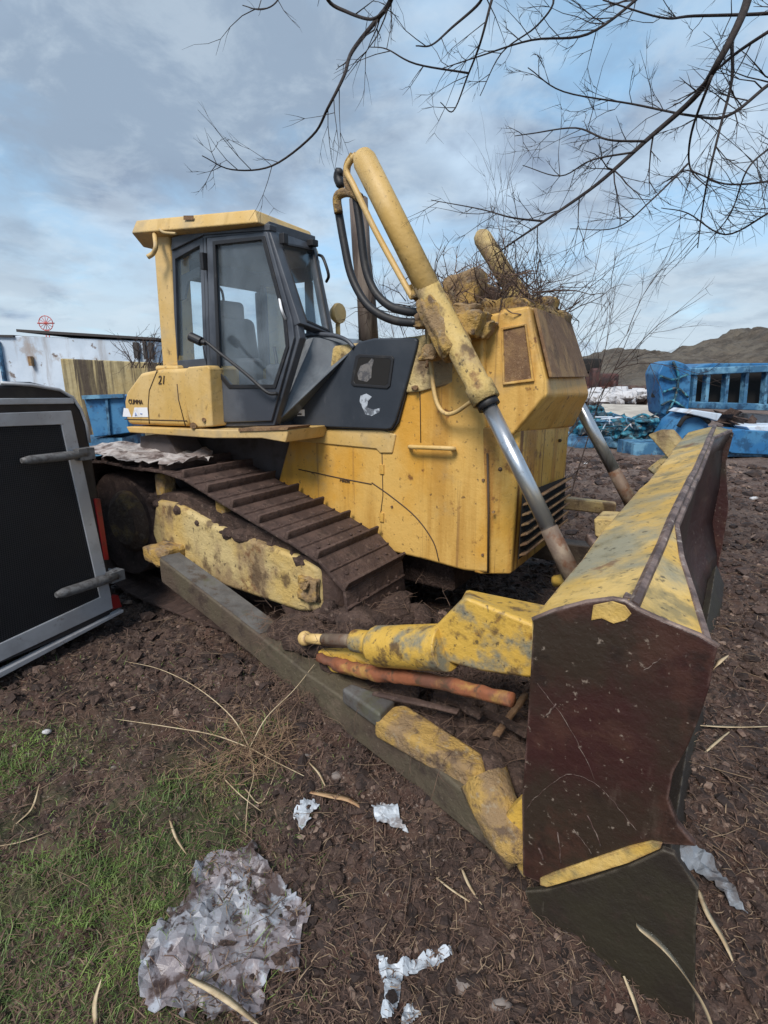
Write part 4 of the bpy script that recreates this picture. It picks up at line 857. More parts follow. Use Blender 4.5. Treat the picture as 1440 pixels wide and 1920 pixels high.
for li, (pl, y_, w0, w1, nt2) in enumerate(LIMB):
    m_ = MB(); ph = random.uniform(0, 6)
    pts = crv([U(x, y, y=y_+.16*math.sin(k*1.3+ph)+.05*k*(0 if li else .1)) for k, (x, y) in enumerate(pl)], 6)
    n = len(pts); rad = [PX(pts[i_], lerp(w0, w1, i_/(n-1)))*.62 for i_ in range(n)]
    m_.tube(pts, rad, 7, caps=True)
    if pl[0][1] < 0 or pl[0][0] > 1450:
        m_.tube(crv([pts[0], pts[0].lerp(hub, .4)+UP*.25, hub], 6), lerpr(13, rad[0], .035), 7, caps=False)
    for k in range(int(nt2*(1.8 if li == 11 else 1.15 if li in (0, 1, 2, 3, 4, 16, 17, 18) else 1))):
        i_ = random.randint(2, n-2); d = (pts[i_+1]-pts[i_]).normalized(); sd_ = d.cross(Vector((0, 1, 0))).normalized()*random.choice((-1, 1))
        nd = d*random.uniform(.5, 1.2)+sd_*random.uniform(.5, 1.1)+Vector((0, random.gauss(0, .45), 0))
        twig(m_, pts[i_], nd, random.uniform(.10, .40)*(1 if nt2 > 7 and li != 11 else .95), max(rad[i_]*.42, .0022), 2 if nt2 > 7 else 1, .26, 4, 2 if li not in (0, 3, 9) else 3, -.03 if li == 11 else 0, .45)
    m_.build('branch', 'bark', TR)

# ================================================================== black trailer at left
M['tr_black'] = mk('black_trailer_paint', (.014, .013, .016), .45, 0, [((.035, .03, .03), 5, .5, .66, .7)], [(30, .001)])
M['tr_mesh'] = mk('black_mesh', (.009, .010, .014), .7, 0, [((.02, .02, .024), 3, .5, .66, .7)])
M['alu'] = mk('white_aluminium', (.42, .43, .46), .45, .2, [((.30, .30, .32), (3, 3, 3), .45, .62, .7), ((.16, .12, .09), 22, .60, .72, .6)], [(40, .001)])
M['red'] = mk('red_reflector', (.22, .010, .012), .35, 0, [((.07, .02, .02), 12, .5, .66, .7)])
M['greybar'] = mk('grey_rubber_bar', (.13, .13, .135), .6, 0, [((.06, .055, .055), (30, 30, 30), .45, .62, .8)], [(50, .002)])
pA = U(0, 1245, z=.12); pB = U(222, 1148, z=.12)
TD = (pB-pA); TD.z = 0; TD.normalize(); TN = Vector((TD.y, -TD.x, 0))    # TN faces the camera
if TN.dot(-pA) < 0: TN = -TN
def T(px, py, off=0):
    o_ = Vector((0, 0, H)); d = ray(px, py); t = (pA-o_+TN*off).dot(TN)/d.dot(TN); return o_+d*t
TRL = thing('enclosed_trailer', (pA+pB)/2-Vector((0, 0, .12))-TN*.6, 'black enclosed trailer with a mesh rear door in a white metal frame', 'trailer')
pl0 = pA-TD*.8
shell_px = [(60, 716), (110, 728), (135, 742), (152, 765), (163, 795), (190, 950), (212, 1115), (208, 1160)]
sh = [T(*p) for p in shell_px]
def atd(s_, z): return Vector((pA.x, pA.y, 0))+TD*s_+UP*z
zb0 = .14
shp = [atd(-.9, zb0), atd(-.9, 1.50), atd(-.6, 1.63), T(0, 722)] + sh
MB().prism(shp, -TN*1.6).build('body', 'tr_black', TRL, bevel=.02)
MB().tube([T(x, y, .004) for x, y in [(0, 718), (60, 722), (112, 731), (136, 745), (152, 768), (162, 795), (168, 830)]], .010, 6).build('edge_trim', 'alu', TRL)
# white frame
fo_ = [T(-220, 782, .012), T(134, 770, .012), T(214, 1140, .012), T(-220, 1345, .012)]
fi_ = [T(-200, 808, .012), T(115, 796, .012), T(188, 1120, .012), T(-200, 1300, .012)]
fr_ = MB().ring(fo_, fi_, -TN*.03).build('door_frame', 'alu', TRL, bevel=.004)
MB().prism([p-TN*.012 for p in fi_], -TN*.006).build('mesh_panel', 'tr_mesh', fr_)
# woven mesh wires
wr = MB(); a_, b_, c_, d_ = [p-TN*.008 for p in fi_]
M['wire'] = mk('mesh_wire', (.035, .035, .04), .6)
def bil(u, v): return (a_*(1-u)+b_*u)*(1-v)+(d_*(1-u)+c_*u)*v
for k in range(1, 62):
    u = .25+.75*k/62; wr.tube([bil(u, 0), bil(u, 1)], .0013, 4, False, False)
for k in range(1, 100): v = k/100; wr.tube([bil(.25, v), bil(1, v)], .0013, 4, False, False)
wr.build('mesh_wire', 'wire', fr_)
MB().prism([T(-200, 748, .01), T(138, 746, .01), T(140, 757, .01), T(-200, 762, .01)], -TN*.02).build('top_rail', 'alu', TRL, bevel=.004)
MB().prism([T(-200, 1362, .03), T(232, 1143, .03), T(232, 1148, .03), T(-200, 1378, .03)], -TN*.05).build('bottom_rail', 'alu', TRL, bevel=.003)
MB().prism([T(177, 935, .012), T(188, 935, .012), T(205, 1050, .012), T(196, 1050, .012)], -TN*.03).build('red_reflector', 'red', TRL, bevel=.003)
MB().prism([T(207, 1118, .012), T(222, 1116, .012), T(229, 1138, .012), T(211, 1143, .012)], -TN*.05).build('red_reflector', 'red', TRL, bevel=.003)
for (x0, y0, x1, y1, w_) in ((40, 864, 160, 851, 8), (105, 1116, 218, 1080, 9)):
    k = MB(); p0, p1 = T(x0, y0, .05), T(x1, y1, .05); r_ = PX(p0, w_)
    k.tube([p0, p0.lerp(p1, .12), p0.lerp(p1, .7), p1], [r_*.55, r_*.95, r_*1.05, r_*.9], 10); k.tube([p1-TN*.08, p1+TN*.0], r_*1.3, 10)
    k.box(p1-TN*.02, TD*.05, TN*.04, UP*.035); k.build('door_latch', 'greybar', TRL)
k = MB()
for s_ in (-.3, .55):
    k = MB(); q = atd(s_, 0)-TN*.9; k.tube([q+UP*.16-TN*.1, q+UP*.16+TN*.1], .20, 20); k.build('wheel', 'rubber', TRL)

# torn cloth over the rear track
M['tarp'] = mk('dirty_pale_tarp', (.40, .37, .36), .8, 0, [((.20, .16, .15), 5, .45, .62, .9), ((.07, .045, .04), 10, .52, .64, .9)], [(20, .01)])
def sheet(name, outline, zf, mat, label, cat, n=26, amp=.03, seed=0, group=None, thick=.002, ridge=False):
    """crumpled sheet filling a plan outline given in world xy"""
    xs = [p[0] for p in outline]; ys = [p[1] for p in outline]; x0, x1, y0, y1 = min(xs), max(xs), min(ys), max(ys)
    def inside(x, y):
        c = False; n_ = len(outline)
        for i_ in range(n_):
            xa, ya = outline[i_][:2]; xb, yb = outline[(i_+1) % n_][:2]
            if (ya > y) != (yb > y) and x < (xb-xa)*(y-ya)/(yb-ya)+xa: c = not c
        return c
    g_ = max(x1-x0, y1-y0)/n; nx = int((x1-x0)/g_)+2; ny = int((y1-y0)/g_)+2
    gx, gy = np.meshgrid(x0+np.arange(nx)*g_, y0+np.arange(ny)*g_, indexing='ij')
    gx = gx+rng.normal(0, g_*.16, gx.shape); gy = gy+rng.normal(0, g_*.16, gy.shape)
    hz_ = np.abs(fbm(gx, gy, 5, 3, seed))*amp*2.4+np.abs(fbm(gx+3, gy, 14, 2, seed+4))*amp*1.6+rng.uniform(0, amp*.15, gx.shape)
    def snap(x, y):
        best = None
        for i_ in range(len(outline)):
            xa, ya = outline[i_][:2]; xb, yb = outline[(i_+1) % len(outline)][:2]; ex_, ey_ = xb-xa, yb-ya
            t = max(0, min(1, ((x-xa)*ex_+(y-ya)*ey_)/(ex_*ex_+ey_*ey_+1e-12))); px_, py2 = xa+t*ex_, ya+t*ey_; d_ = (px_-x)**2+(py2-y)**2
            if best is None or d_ < best[0]: best = (d_, px_, py2)
        return best[1:]
    for i_ in range(nx):
        for j_ in range(ny):
            if not inside(gx[i_, j_], gy[i_, j_]): gx[i_, j_], gy[i_, j_] = snap(gx[i_, j_], gy[i_, j_])
    hz_ = (np.abs(fbm(gx, gy, 4, 2, seed))*2.6+np.abs(fbm(gx+3, gy, 11, 2, seed+4))*1.4+np.abs(fbm(gx, gy+5, 30, 2, seed+9))*.45)*amp
    if ridge:
        n1 = fbm(gx*1.2+.3*gy, gy-.4*gx, 4.5, 1, seed); n2 = fbm(gx-.5*gy, gy*.7+gx, 7.5, 1, seed+3); n3 = fbm(gx, gy, 15, 2, seed+6)
        hz_ = amp*(np.clip(.10-np.abs(n1), 0, 1)*5+np.clip(.08-np.abs(n2), 0, 1)*4+np.abs(n3)*.35+np.abs(fbm(gx, gy, 40, 2, seed+9))*.15)
    zz2 = zf(gx, gy)*(.85 if ridge else 1)+hz_+.006+(.004 if ridge else 0)
    vs = [Vector((gx[i_, j_], gy[i_, j_], zz2[i_, j_])) for i_ in range(nx) for j_ in range(ny)]; fs = []
    for i_ in range(nx-1):
        for j_ in range(ny-1):
            if inside(x0+(i_+.5)*g_, y0+(j_+.5)*g_):
                q0 = i_*ny+j_; q1 = q0+1; q2 = q0+ny+1; q3 = q0+ny
                fs += [(q0, q3, q2), (q0, q2, q1)] if (i_+j_) % 2 else [(q0, q3, q1), (q3, q2, q1)]
    used = sorted({i_ for f in fs for i_ in f}); mp_ = {u: k for k, u in enumerate(used)}
    m_ = MB(); m_.add([vs[u] for u in used], [tuple(mp_[i_] for i_ in f) for f in fs], False); o = m_.build(name, mat)
    s2_ = o.modifiers.new('solid', 'SOLIDIFY'); s2_.thickness = thick
    tag(o, label, cat, group); return o
ol = [tuple(D(a, c, 0))[:2] for a, c in ((-4.3, 2.08), (-3.6, 2.06), (-3.05, 2.1), (-3.0, 2.35), (-3.2, 2.6), (-3.6, 2.65), (-4.2, 2.6))]
sheet('torn_tarp', ol, lambda x, y: np.full(x.shape, 1.10), 'tarp', 'torn muddy pale tarp draped over the rear end of the near track', 'tarp', 30, .05, 3)

# ================================================================== background left
M['cwhite'] = mk('white_container_paint', (.46, .54, .64), .6, 0, [((.58, .66, .76), (.6, .6, .6), .4, .6, .8), ((.28, .26, .26), (2.2, 2.2, .3), .52, .68, .7), ((.30, .24, .20), 1.5, .58, .66, .6), ((.14, .10, .08), 3.5, .62, .68, .9)], [(3, .01)])
M['cdark'] = mk('dark_trim', (.045, .04, .04), .8)
M['stain'] = mk('stained_yellow_concrete', (.34, .26, .12), .85, 0, [((.40, .34, .20), 1.2, .4, .6, .7), ((.045, .032, .025), (2.0, 2.0, .10), .50, .55, .97), ((.16, .13, .07), (5, 5, .4), .46, .62, .8), ((.08, .06, .04), (11, 11, .3), .55, .64, .8)], [(8, .02)])
M['blue'] = mk('bright_blue_paint', (.02, .13, .31), .55, 0, [((.06, .20, .36), 1.5, .42, .6, .7), ((.01, .05, .12), 5, .50, .64, .8), ((.10, .06, .04), 12, .64, .74, .7)], [(12, .004)])
M['blue_dull'] = mk('faded_blue_paint', (.04, .13, .24), .55, 0, [((.16, .34, .48), 2.5, .45, .62, .8), ((.01, .04, .09), 4, .48, .62, .9), ((.06, .05, .05), 9, .60, .70, .8)], [(10, .01)])
M['teal'] = mk('faded_teal_paint', (.02, .17, .26), .6, 0, [((.10, .36, .44), 3, .46, .60, .9), ((.012, .03, .045), 4, .42, .54, .95), ((.12, .09, .07), 7, .56, .66, .8)], [(9, .03)])
M['rubble'] = mk('pale_rubble', (.50, .50, .52), .8, 0, [((.20, .18, .17), 3, .48, .60, .9)], [(8, .04)])
M['darkred'] = mk('dark_red_machine', (.07, .025, .022), .7, 0, [((.03, .018, .02), 2, .45, .6, .9)], [(8, .03)])
M['concrete'] = mk('pale_concrete', (.46, .42, .36), .85, 0, [((.32, .28, .24), 1.5, .42, .62, .8)], [(10, .01)])
M['hill'] = mk('hill_earth', (.085, .068, .052), .95, 0, [((.13, .11, .085), .25, .42, .6, .8), ((.045, .035, .026), .7, .46, .62, .8), ((.16, .13, .10), 2.2, .54, .68, .6)], [(1.2, .5), (5, .12)])
ctn = thing('shipping_container', U(140, 745, y=15)*1, 'long faded white container with a thin dark roof edge, far left', 'container'); ctn.location.z = 0
def wallbox(px0, px1, ytop0, ytop1, y, depth, z0, name, mat, parent, y2=None, bevel=.03):
    p0 = U(px0, ytop0, y=y); p1 = U(px1, ytop1, y=y2 or y); 
    m_ = MB(); m_.prism([Vector((p0.x, p0.y, z0)), Vector((p1.x, p1.y, z0)), p1, p0], Vector((0, depth, 0))); return m_.build(name, mat, parent, bevel=bevel)
wallbox(-160, 292, 622, 640, 15, 2.6, 0, 'body', 'cwhite', ctn)
p0 = U(30, 617, y=14.93); p1 = U(292, 633, y=14.93); k = MB(); k.prism([p0-UP*.07, p1-UP*.06, p1, p0], Vector((0, 2.7, 0))); k.build('roof_edge', 'cdark', ctn)
p0 = U(-160, 625, y=14.93); p1 = U(24, 628, y=14.93); k = MB(); k.prism([p0-UP*.05, p1-UP*.05, p1, p0], Vector((0, 2.7, 0))); k.build('roof_edge', 'cdark', ctn)
for (x, y0, y1, wd, m_) in [(256, 642, 672, 8, 'cdark'), (272, 640, 674, 4, 'cdark'), (284, 642, 674, 6, 'cdark'), (58, 668, 686, 5, 'mesh_rust'), (5, 640, 740, 3, 'blue_dull')]:
    q0 = U(x, y0, y=14.92); q1 = U(x, y1, y=14.92); k = MB(); k.box((q0+q1)/2, Vector((PX(q0, wd)/2, 0, 0)), Vector((0, .06, 0)), UP*(q0.z-q1.z)/2); k.build('rust_stain' if m_ == 'mesh_rust' else 'locking_bar', m_, ctn)
wl_ = wallbox(112, 298, 672, 680, 13.2, .4, 0, 'retaining_wall', 'stain', None); tag(wl_, 'yellow concrete wall with dark vertical stains in front of the white container', 'wall')
for x in (132, 165, 182, 204, 226, 238, 256, 268, 282):
    pass
py = thing('lattice_pylon', Vector((0, 0, 0)), 'tiny red and white lattice mast top above the white container', 'mast'); q = U(86, 606, y=60); py.location = (q.x, q.y, 0)
M['redlat'] = mk('red_lattice', (.45, .08, .07), .6); k = MB()
rg = [q+Vector((.75*math.cos(t), 0, .75*math.sin(t))) for t in np.linspace(0, 2*math.pi, 17)]; k.tube(rg, .045, 5)
for t in np.linspace(0, math.pi, 7)[:-1]: k.tube([q+Vector((.75*math.cos(t), 0, .75*math.sin(t))), q-Vector((.75*math.cos(t), 0, .75*math.sin(t)))], .03, 4)
k.tube([q+Vector((-.9, 0, 0)), q+Vector((.9, 0, .0))], .07, 5); k.build('lattice_head', M['redlat'], py)
k = MB()
for sx_ in (-.3, .3): k.tube([Vector((q.x+sx_, q.y, 0)), Vector((q.x+sx_*.5, q.y, q.z-.6))], .05, 5)
k.build('mast_leg', M['redlat'], py)
bn = MB(); bn.prism([U(156, 745, y=9.0), U(232, 742, y=9.0), U(243, 812, y=9.0), U(176, 820, y=9.0)], Vector((0, 1.1, 0))); 
b0 = U(165, 818, y=9.0); 
bno = bn.build('blue_skip', 'blue', None, bevel=.02); tag(bno, 'bright blue steel skip behind the fuel tank of the bulldozer', 'skip')
q0, q1 = U(156, 745, y=8.96), U(232, 742, y=8.96); k = MB(); k.beam(q0, q1, .08, .06); k.beam(U(200, 745, y=8.97), U(206, 815, y=8.97), .04, .04); k.build('rim', 'blue_dull', bno)
q = U(190, 818, y=9.4); k = MB(); k.box(Vector((q.x+.15, 9.5, q.z*.5)), Vector((.38, 0, 0)), Vector((0, .45, 0)), UP*q.z*.52); k.build('skip_base', 'blue_dull', bno)
fn = MB()
for i_ in range(14):
    twig(fn, U(245+i_*4, 690, y=12.5), Vector((random.gauss(0, .6), 0, 1)), .8, .012, 2, .3, 4, 3)
o = fn.build('dry_weeds', 'twig'); tag(o, 'thin bare weeds in front of the stained wall beside the roof post', 'weeds')

# ================================================================== background right
# hills : one sheet each
def hill(x0, x1, y0, y1, ridge, name, seed):
    nx, ny = 150, 50; gx, gy = np.meshgrid(np.linspace(x0, x1, nx), np.linspace(y0, y1, ny), indexing='ij')
    t = (gy-y0)/(y1-y0); prof_ = np.clip(np.sin(np.clip(t*1.25, 0, 1)*math.pi/2), 0, 1)**.8*np.where(t > .8, np.clip((1-t)/.2, 0, 1)**.5, 1)
    rz_ = np.interp(gx/ (y0+.72*(y1-y0)), [r[0] for r in ridge], [r[1] for r in ridge])*(y0+.72*(y1-y0))
    gz = rz_*prof_*(1+.10*fbm(gx, gy, .10, 4, seed))+(fbm(gx, gy, .35, 4, seed)*1.7+np.abs(fbm(gx, gy, 1.1, 3, seed+2))*1.2)*prof_-.3
    V_ = np.stack([gx.ravel(), gy.ravel(), gz.ravel()], 1); i_, j_ = np.meshgrid(np.arange(nx-1), np.arange(ny-1), indexing='ij')
    F_ = np.stack([i_*ny+j_, (i_+1)*ny+j_, (i_+1)*ny+j_+1, i_*ny+j_+1], -1).reshape(-1, 4)
    o = npmesh(name, V_, F_, M['hill']); o['kind'] = 'structure'; return o
def rt(px, py_): d = ray(px, py_); return (d.x/d.y, d.z/d.y+1.7/75)
r1 = [rt(1040, 700), rt(1100, 668), rt(1140, 656), rt(1180, 658), rt(1230, 656), rt(1250, 668), rt(1290, 650), rt(1340, 636), rt(1375, 630), rt(1400, 613), rt(1440, 611), rt(1560, 640), rt(1800, 690)]
hill(20, 95, 48, 88, r1, 'hill', 31)
# blue screening machine : long frame with dark openings and a rounded head
SC = thing('blue_screening_machine', Vector((8.2, 12.6, 0)), 'blue quarry screening machine with a row of dark framed openings and rounded head', 'quarry machine')
yq = 12.4; sk = .10
def S(px, py_, off=0): # slightly slanted plane
    d = ray(px, py_); n_ = Vector((-.12, 1, 0)); return Vector((0, 0, H))+d*(((yq+off)/1.0)/(d.dot(n_)))
xs_ = [1302, 1326, 1362, 1398, 1436, 1470, 1506, 1540, 1580]
k = MB(); k.beam(S(1296, 697), S(1600, 684), .3, .16); k.beam(S(1290, 759), S(1600, 768), .3, .16); k.build('side_frame', 'blue_dull', SC, bevel=.02)
for x in xs_:
    k = MB(); k.beam(S(x-6, 760), S(x, 694), .16, .09); k.build('upright', 'blue_dull', SC, bevel=.01)
k = MB(); k.prism([S(1300, 700, .35), S(1600, 688, .35), S(1600, 765, .35), S(1294, 758, .35)], Vector((0, .1, 0))); k.build('shade_sheet', 'void', SC)  # flat black sheet painted as the shade inside the framed openings
k = MB(); k.prism([S(1290, 690, .5), S(1340, 681, .5), S(1600, 680, .5), S(1600, 768, .5), S(1290, 760, .5)], Vector((0, 1.4, 0))); k.build('body', 'blue', SC, bevel=.03)
k = MB(); hp = [S(1240, 776, -.1), S(1234, 700, -.1), S(1243, 681, -.1), S(1265, 675, -.1), S(1285, 682, -.1), S(1298, 694, -.1), S(1292, 770, -.1), S(1268, 792, -.1)]
k.prism(hp, Vector((.1, .9, 0))); hd_ = k.build('head_box', 'blue', SC, bevel=.05)
k = MB()
for pl in ([(1238, 705), (1262, 712), (1290, 702)], [(1244, 735), (1270, 728), (1290, 745)], [(1262, 678), (1272, 705), (1266, 745), (1250, 775)], [(1240, 760), (1262, 752), (1296, 775)]): k.tube(crv([S(x, y, -.16) for x, y in pl], 4), .03, 6)
k.build('head_rib', 'teal', hd_)
k = MB(); k.beam(S(1246, 780, .2), S(1240, 822, .2), .2, .15); k.build('leg', 'blue_dull', SC)
k = MB(); k.box(S(1232, 720, .3), Vector((.06, 0, 0)), Vector((0, .1, 0)), UP*.32); k.build('rubber_flap', 'void', SC)
k = MB(); k.prism([S(1395, 775, .2), S(1600, 790, .2), S(1600, 830, .2), S(1395, 815, .2)], Vector((0, .8, 0))); k.build('undercarriage', 'rubble', SC, bevel=.02)
# blue fender panel and base in front
FP = thing('blue_chassis', Vector((6.9, 10.8, 0)), 'bright blue chassis base with pale top lying below the screening machine', 'chassis')
def Bx(px, py_, y=11.2): return U(px, py_, y=y)
k = MB(); k.prism([Bx(1358, 842), Bx(1362, 808), Bx(1385, 806), Bx(1600, 815), Bx(1600, 860), Bx(1372, 850)], Vector((0, .9, 0))); k.build('base_panel', 'blue', FP, bevel=.02)
k = MB(); k.prism([Bx(1400, 800, 11.3), Bx(1430, 798, 11.3), Bx(1600, 800, 11.3), Bx(1600, 816, 11.3), Bx(1410, 812, 11.3)], Vector((0, .7, 0))); k.build('pale_top', 'cwhite', FP, bevel=.02)
k = MB(); k.prism([Bx(1250, 832, 11.6), Bx(1275, 790, 11.6), Bx(1295, 775, 11.6), Bx(1325, 780, 11.6), Bx(1330, 800, 11.6), Bx(1300, 832, 11.6)], Vector((0, .8, 0))); k.build('fender', 'blue', FP, bevel=.03)
k = MB(); k.tube(crv([Bx(1272, 800, 11.5), Bx(1285, 783, 11.5), Bx(1310, 778, 11.5), Bx(1330, 792, 11.5)], 4), .05, 8); k.build('wheel_arch', 'void', FP)
k = MB(); k.prism([Bx(1288, 775, 11.4), Bx(1300, 768, 11.4), Bx(1355, 776, 11.4), Bx(1345, 790, 11.4), Bx(1330, 785, 11.4)], Vector((0, .8, 0))); k.build('pale_cover', 'cwhite', FP, bevel=.02)
k = MB(); k.box(Vector((6.9, 11.7, .12)), Vector((1.6, 0, 0)), Vector((0, .4, 0)), UP*.14); k.build('skid', 'blue_dull', FP)
k = MB()
for i_ in range(9):
    q = U(1360+random.uniform(-8, 45), 790+random.uniform(-12, 20), y=11.9); k.box(q, rv(.07), rv(.07), rv(.07))
k.build('scrap_lump', 'mud', FP)
# crumpled blue wreck
WR = thing('blue_wreck', Vector((5.2, 12.6, 0)), 'crumpled teal blue machine wreck lying flat behind the far lift cylinder', 'wreck')
random.seed(5)
for (x0, y0, x1, y1, yd, h_) in [(1085, 790, 1150, 800, 13, .35), (1120, 775, 1235, 800, 13.4, .3), (1150, 800, 1250, 815, 12.8, .3), (1180, 795, 1222, 785, 12.7, .3), (1090, 765, 1128, 768, 14.5, .35)]:
    p0, p1 = U(x0, y0, y=yd), U(x1, y1, y=yd); k = MB(); k.beam(p0-UP*.12, p1-UP*.12, .7, h_); k.build('crushed_panel', 'teal', WR, bevel=.04, sub=4, rough=(.35, .22))
for i_ in range(16):
    x = random.uniform(1095, 1245); y = random.uniform(778, 815); p0 = U(x, y, y=12.4); k = MB(); k.tube(crv([p0, p0+Vector((random.gauss(0, .25), 0, random.uniform(.0, .15))), p0+Vector((random.gauss(0, .45), .1, random.uniform(-.25, .05)))], 4), .018, 5); k.build('loose_pipe', random.choice(['teal', 'blue_dull', 'cwhite']), WR)
k = MB(); q = U(1204, 790, y=12.5); k.tube([q, q+UP*.05], [.30, .26], 16); k.tube(crv([q+Vector((-.25, 0, .05)), q+UP*.16, q+Vector((.25, 0, .05))], 4), .03, 6); k.build('round_hatch', 'teal', WR)
k = MB(); k.box(Vector((5.3, 13.1, .12)), Vector((1.5, 0, 0)), Vector((0, .5, 0)), UP*.14); k.build('flattened_base', 'blue_dull', WR, bevel=.03, sub=3, rough=(.2, .3))
# concrete slab, rubble bank, dark red machine
sl = MB(); sl.prism([U(1128, 757, y=24), U(1238, 760, y=22), U(1245, 792, y=16.5), U(1120, 786, y=17.5)], -UP*.2); o = sl.build('concrete_slab', 'concrete', None, bevel=.03); tag(o, 'flat pale concrete slab behind the teal wreck', 'slab')
random.seed(9); nb_ = 0
for i_ in range(46):
    x = random.uniform(1102, 1236); y = random.uniform(736, 757); q = U(x, y, y=30+random.uniform(-2, 2)); s_ = random.uniform(.16, .5)
    k = MB(); k.ball(q, s_, 7, 5, (1.2, 1, .8), .25); o = k.build('rubble_lump', 'rubble')
    for p in o.data.polygons: p.use_smooth = False
    tag(o, 'white rubble lump in the bank of pale debris below the hill', 'rubble', 'white rubble lumps below the hill')
bk_ = MB(); bk_.box(Vector((13.2, 31.5, .2)), Vector((3.2, 0, 0)), Vector((0, 1.3, 0)), UP*.35); o = bk_.build('rubble_bank', 'mud', None, bevel=.2, sub=3, rough=(.6, .5)); tag(o, 'low dark earth bank carrying the white rubble', 'earth bank')
rm_ = thing('rusty_machine', U(1130, 735, y=34)*1, 'dark red rusty machine standing before the hill, right of the bulldozer nose', 'machine'); rm_.location.z = 0
def Rm(x0, y0, x1, y1, nm, m_, yd=34):
    a_ = U(x0, y0, y=yd); b_ = U(x1, y1, y=yd); k = MB(); k.box((a_+b_)/2+Vector((0, .5, 0)), Vector(((b_.x-a_.x)/2, 0, 0)), Vector((0, .5, 0)), UP*(a_.z-b_.z)/2); k.build(nm, m_, rm_, bevel=.15, sub=1)
Rm(1098, 672, 1128, 700, 'hopper', 'void'); Rm(1102, 700, 1160, 728, 'body', 'darkred'); Rm(1112, 690, 1124, 735, 'post', 'darkred', 33.5); Rm(1150, 712, 1156, 735, 'post', 'darkred', 33.5); Rm(1098, 724, 1165, 735, 'base', 'darkred', 33.8)
dm_ = MB(); dm_.prism([U(1165, 725, y=33), U(1240, 725, y=33), U(1240, 738, y=33), U(1165, 738, y=33)], Vector((0, 1, 0))); o = dm_.build('dark_heap', 'mud', None, bevel=.2, sub=3, rough=(.5, .6)); tag(o, 'long dark heap of earth behind the white rubble', 'earth heap')

# ================================================================== litter, weeds, stones
M['straw'] = mk('pale_straw', (.50, .40, .26), .7, 0, [((.30, .21, .12), 12, .45, .62, .8)], [(40, .002)])
M['weed'] = mk('dry_weed_stem', (.34, .22, .13), .8, 0, [((.16, .095, .06), 15, .45, .62, .8)])
M['plastic'] = mk('muddy_plastic', (.36, .37, .41), .3, 0, [((.29, .24, .25), 4, .44, .60, .8), ((.09, .055, .045), (5, 5, 5), .52, .58, .9), ((.55, .60, .68), (11, 11, 11), .56, .64, .7), ((.06, .035, .03), 22, .55, .63, .9)], [(30, .004)])
_t = M['plastic'].node_tree; _b = _t.nodes['Principled BSDF']; _o = [n for n in _t.nodes if n.type == 'OUTPUT_MATERIAL'][0]
_tr = _t.nodes.new('ShaderNodeBsdfTransparent'); _tl = _t.nodes.new('ShaderNodeBsdfTranslucent'); _tl.inputs[0].default_value = (.5, .52, .56, 1)
_m1 = _t.nodes.new('ShaderNodeMixShader'); _m1.inputs[0].default_value = .25; _t.links.new(_b.outputs[0], _m1.inputs[1]); _t.links.new(_tl.outputs[0], _m1.inputs[2])
_m2 = _t.nodes.new('ShaderNodeMixShader'); _m2.inputs[0].default_value = .13; _t.links.new(_m1.outputs[0], _m2.inputs[1]); _t.links.new(_tr.outputs[0], _m2.inputs[2]); _t.links.new(_m2.outputs[0], _o.inputs[0])
M['plastic2'] = mk('white_plastic', (.40, .44, .49), .45, 0, [((.20, .18, .18), 14, .52, .64, .9), ((.60, .64, .70), 30, .55, .66, .7)], [(40, .003)])
M['leafdry'] = mk('dry_leaf', (.40, .26, .14), .75, 0, [((.25, .12, .06), 20, .45, .62, .8)])
M['rag'] = mk('grey_blue_rag', (.16, .18, .21), .8, 0, [((.08, .07, .07), 7, .45, .62, .9), ((.28, .31, .35), 20, .52, .66, .7)], [(30, .004)])
M['stone'] = mk('grey_stone', (.20, .17, .155), .85, 0, [((.10, .07, .06), 14, .45, .62, .8)], [(30, .006)])
def gpt(px, py_, dz=0): 
    p = U(px, py_, z=0)
    for _ in range(4): p = U(px, py_, z=ghs(p.x, p.y)+dz)
    return p
def gl(pts): return [tuple(gpt(*p))[:2] for p in pts]
sheet('plastic_sheet', gl([(385, 1612), (420, 1596), (432, 1606), (470, 1588), (486, 1592), (482, 1612), (540, 1660), (586, 1712), (574, 1740), (563, 1752), (566, 1822), (548, 1832), (506, 1830), (496, 1862), (500, 1900), (470, 1935), (430, 1900), (400, 1935), (372, 1895), (345, 1925), (300, 1905), (284, 1925), (262, 1880), (266, 1800), (292, 1748), (318, 1735), (312, 1716), (350, 1690), (360, 1650)]), gh, 'plastic', 'large crumpled translucent plastic sheet smeared with mud in the foreground', 'plastic sheet', 30, .050, 8, ridge=True)
sheet('plastic_scrap', gl([(552, 1515), (590, 1508), (600, 1515), (580, 1535), (585, 1555), (565, 1562), (550, 1545)]), gh, 'plastic2', 'small bluish plastic scrap lying left of the dry leaf', 'plastic scrap', 12, .02, 2)
sheet('plastic_scrap', gl([(695, 1520), (715, 1502), (745, 1520), (750, 1545), (767, 1560), (735, 1568), (705, 1555)]), gh, 'plastic2', 'torn white plastic scrap at the tip of the dry leaf', 'plastic scrap', 12, .025, 5)
sheet('plastic_scrap', gl([(705, 1795), (722, 1800), (740, 1818), (800, 1785), (845, 1785), (848, 1800), (800, 1825), (755, 1840), (750, 1880), (735, 1925), (712, 1925), (722, 1870)]), gh, 'plastic2', 'long branched whitish plastic strip at the bottom middle', 'plastic scrap', 26, .025, 12)
sheet('plastic_scrap', gl([(755, 1895), (785, 1880), (790, 1910), (770, 1930), (752, 1930)]), gh, 'plastic2', 'palm sized white plastic scrap at the lower picture edge', 'plastic scrap', 10, .02, 15)
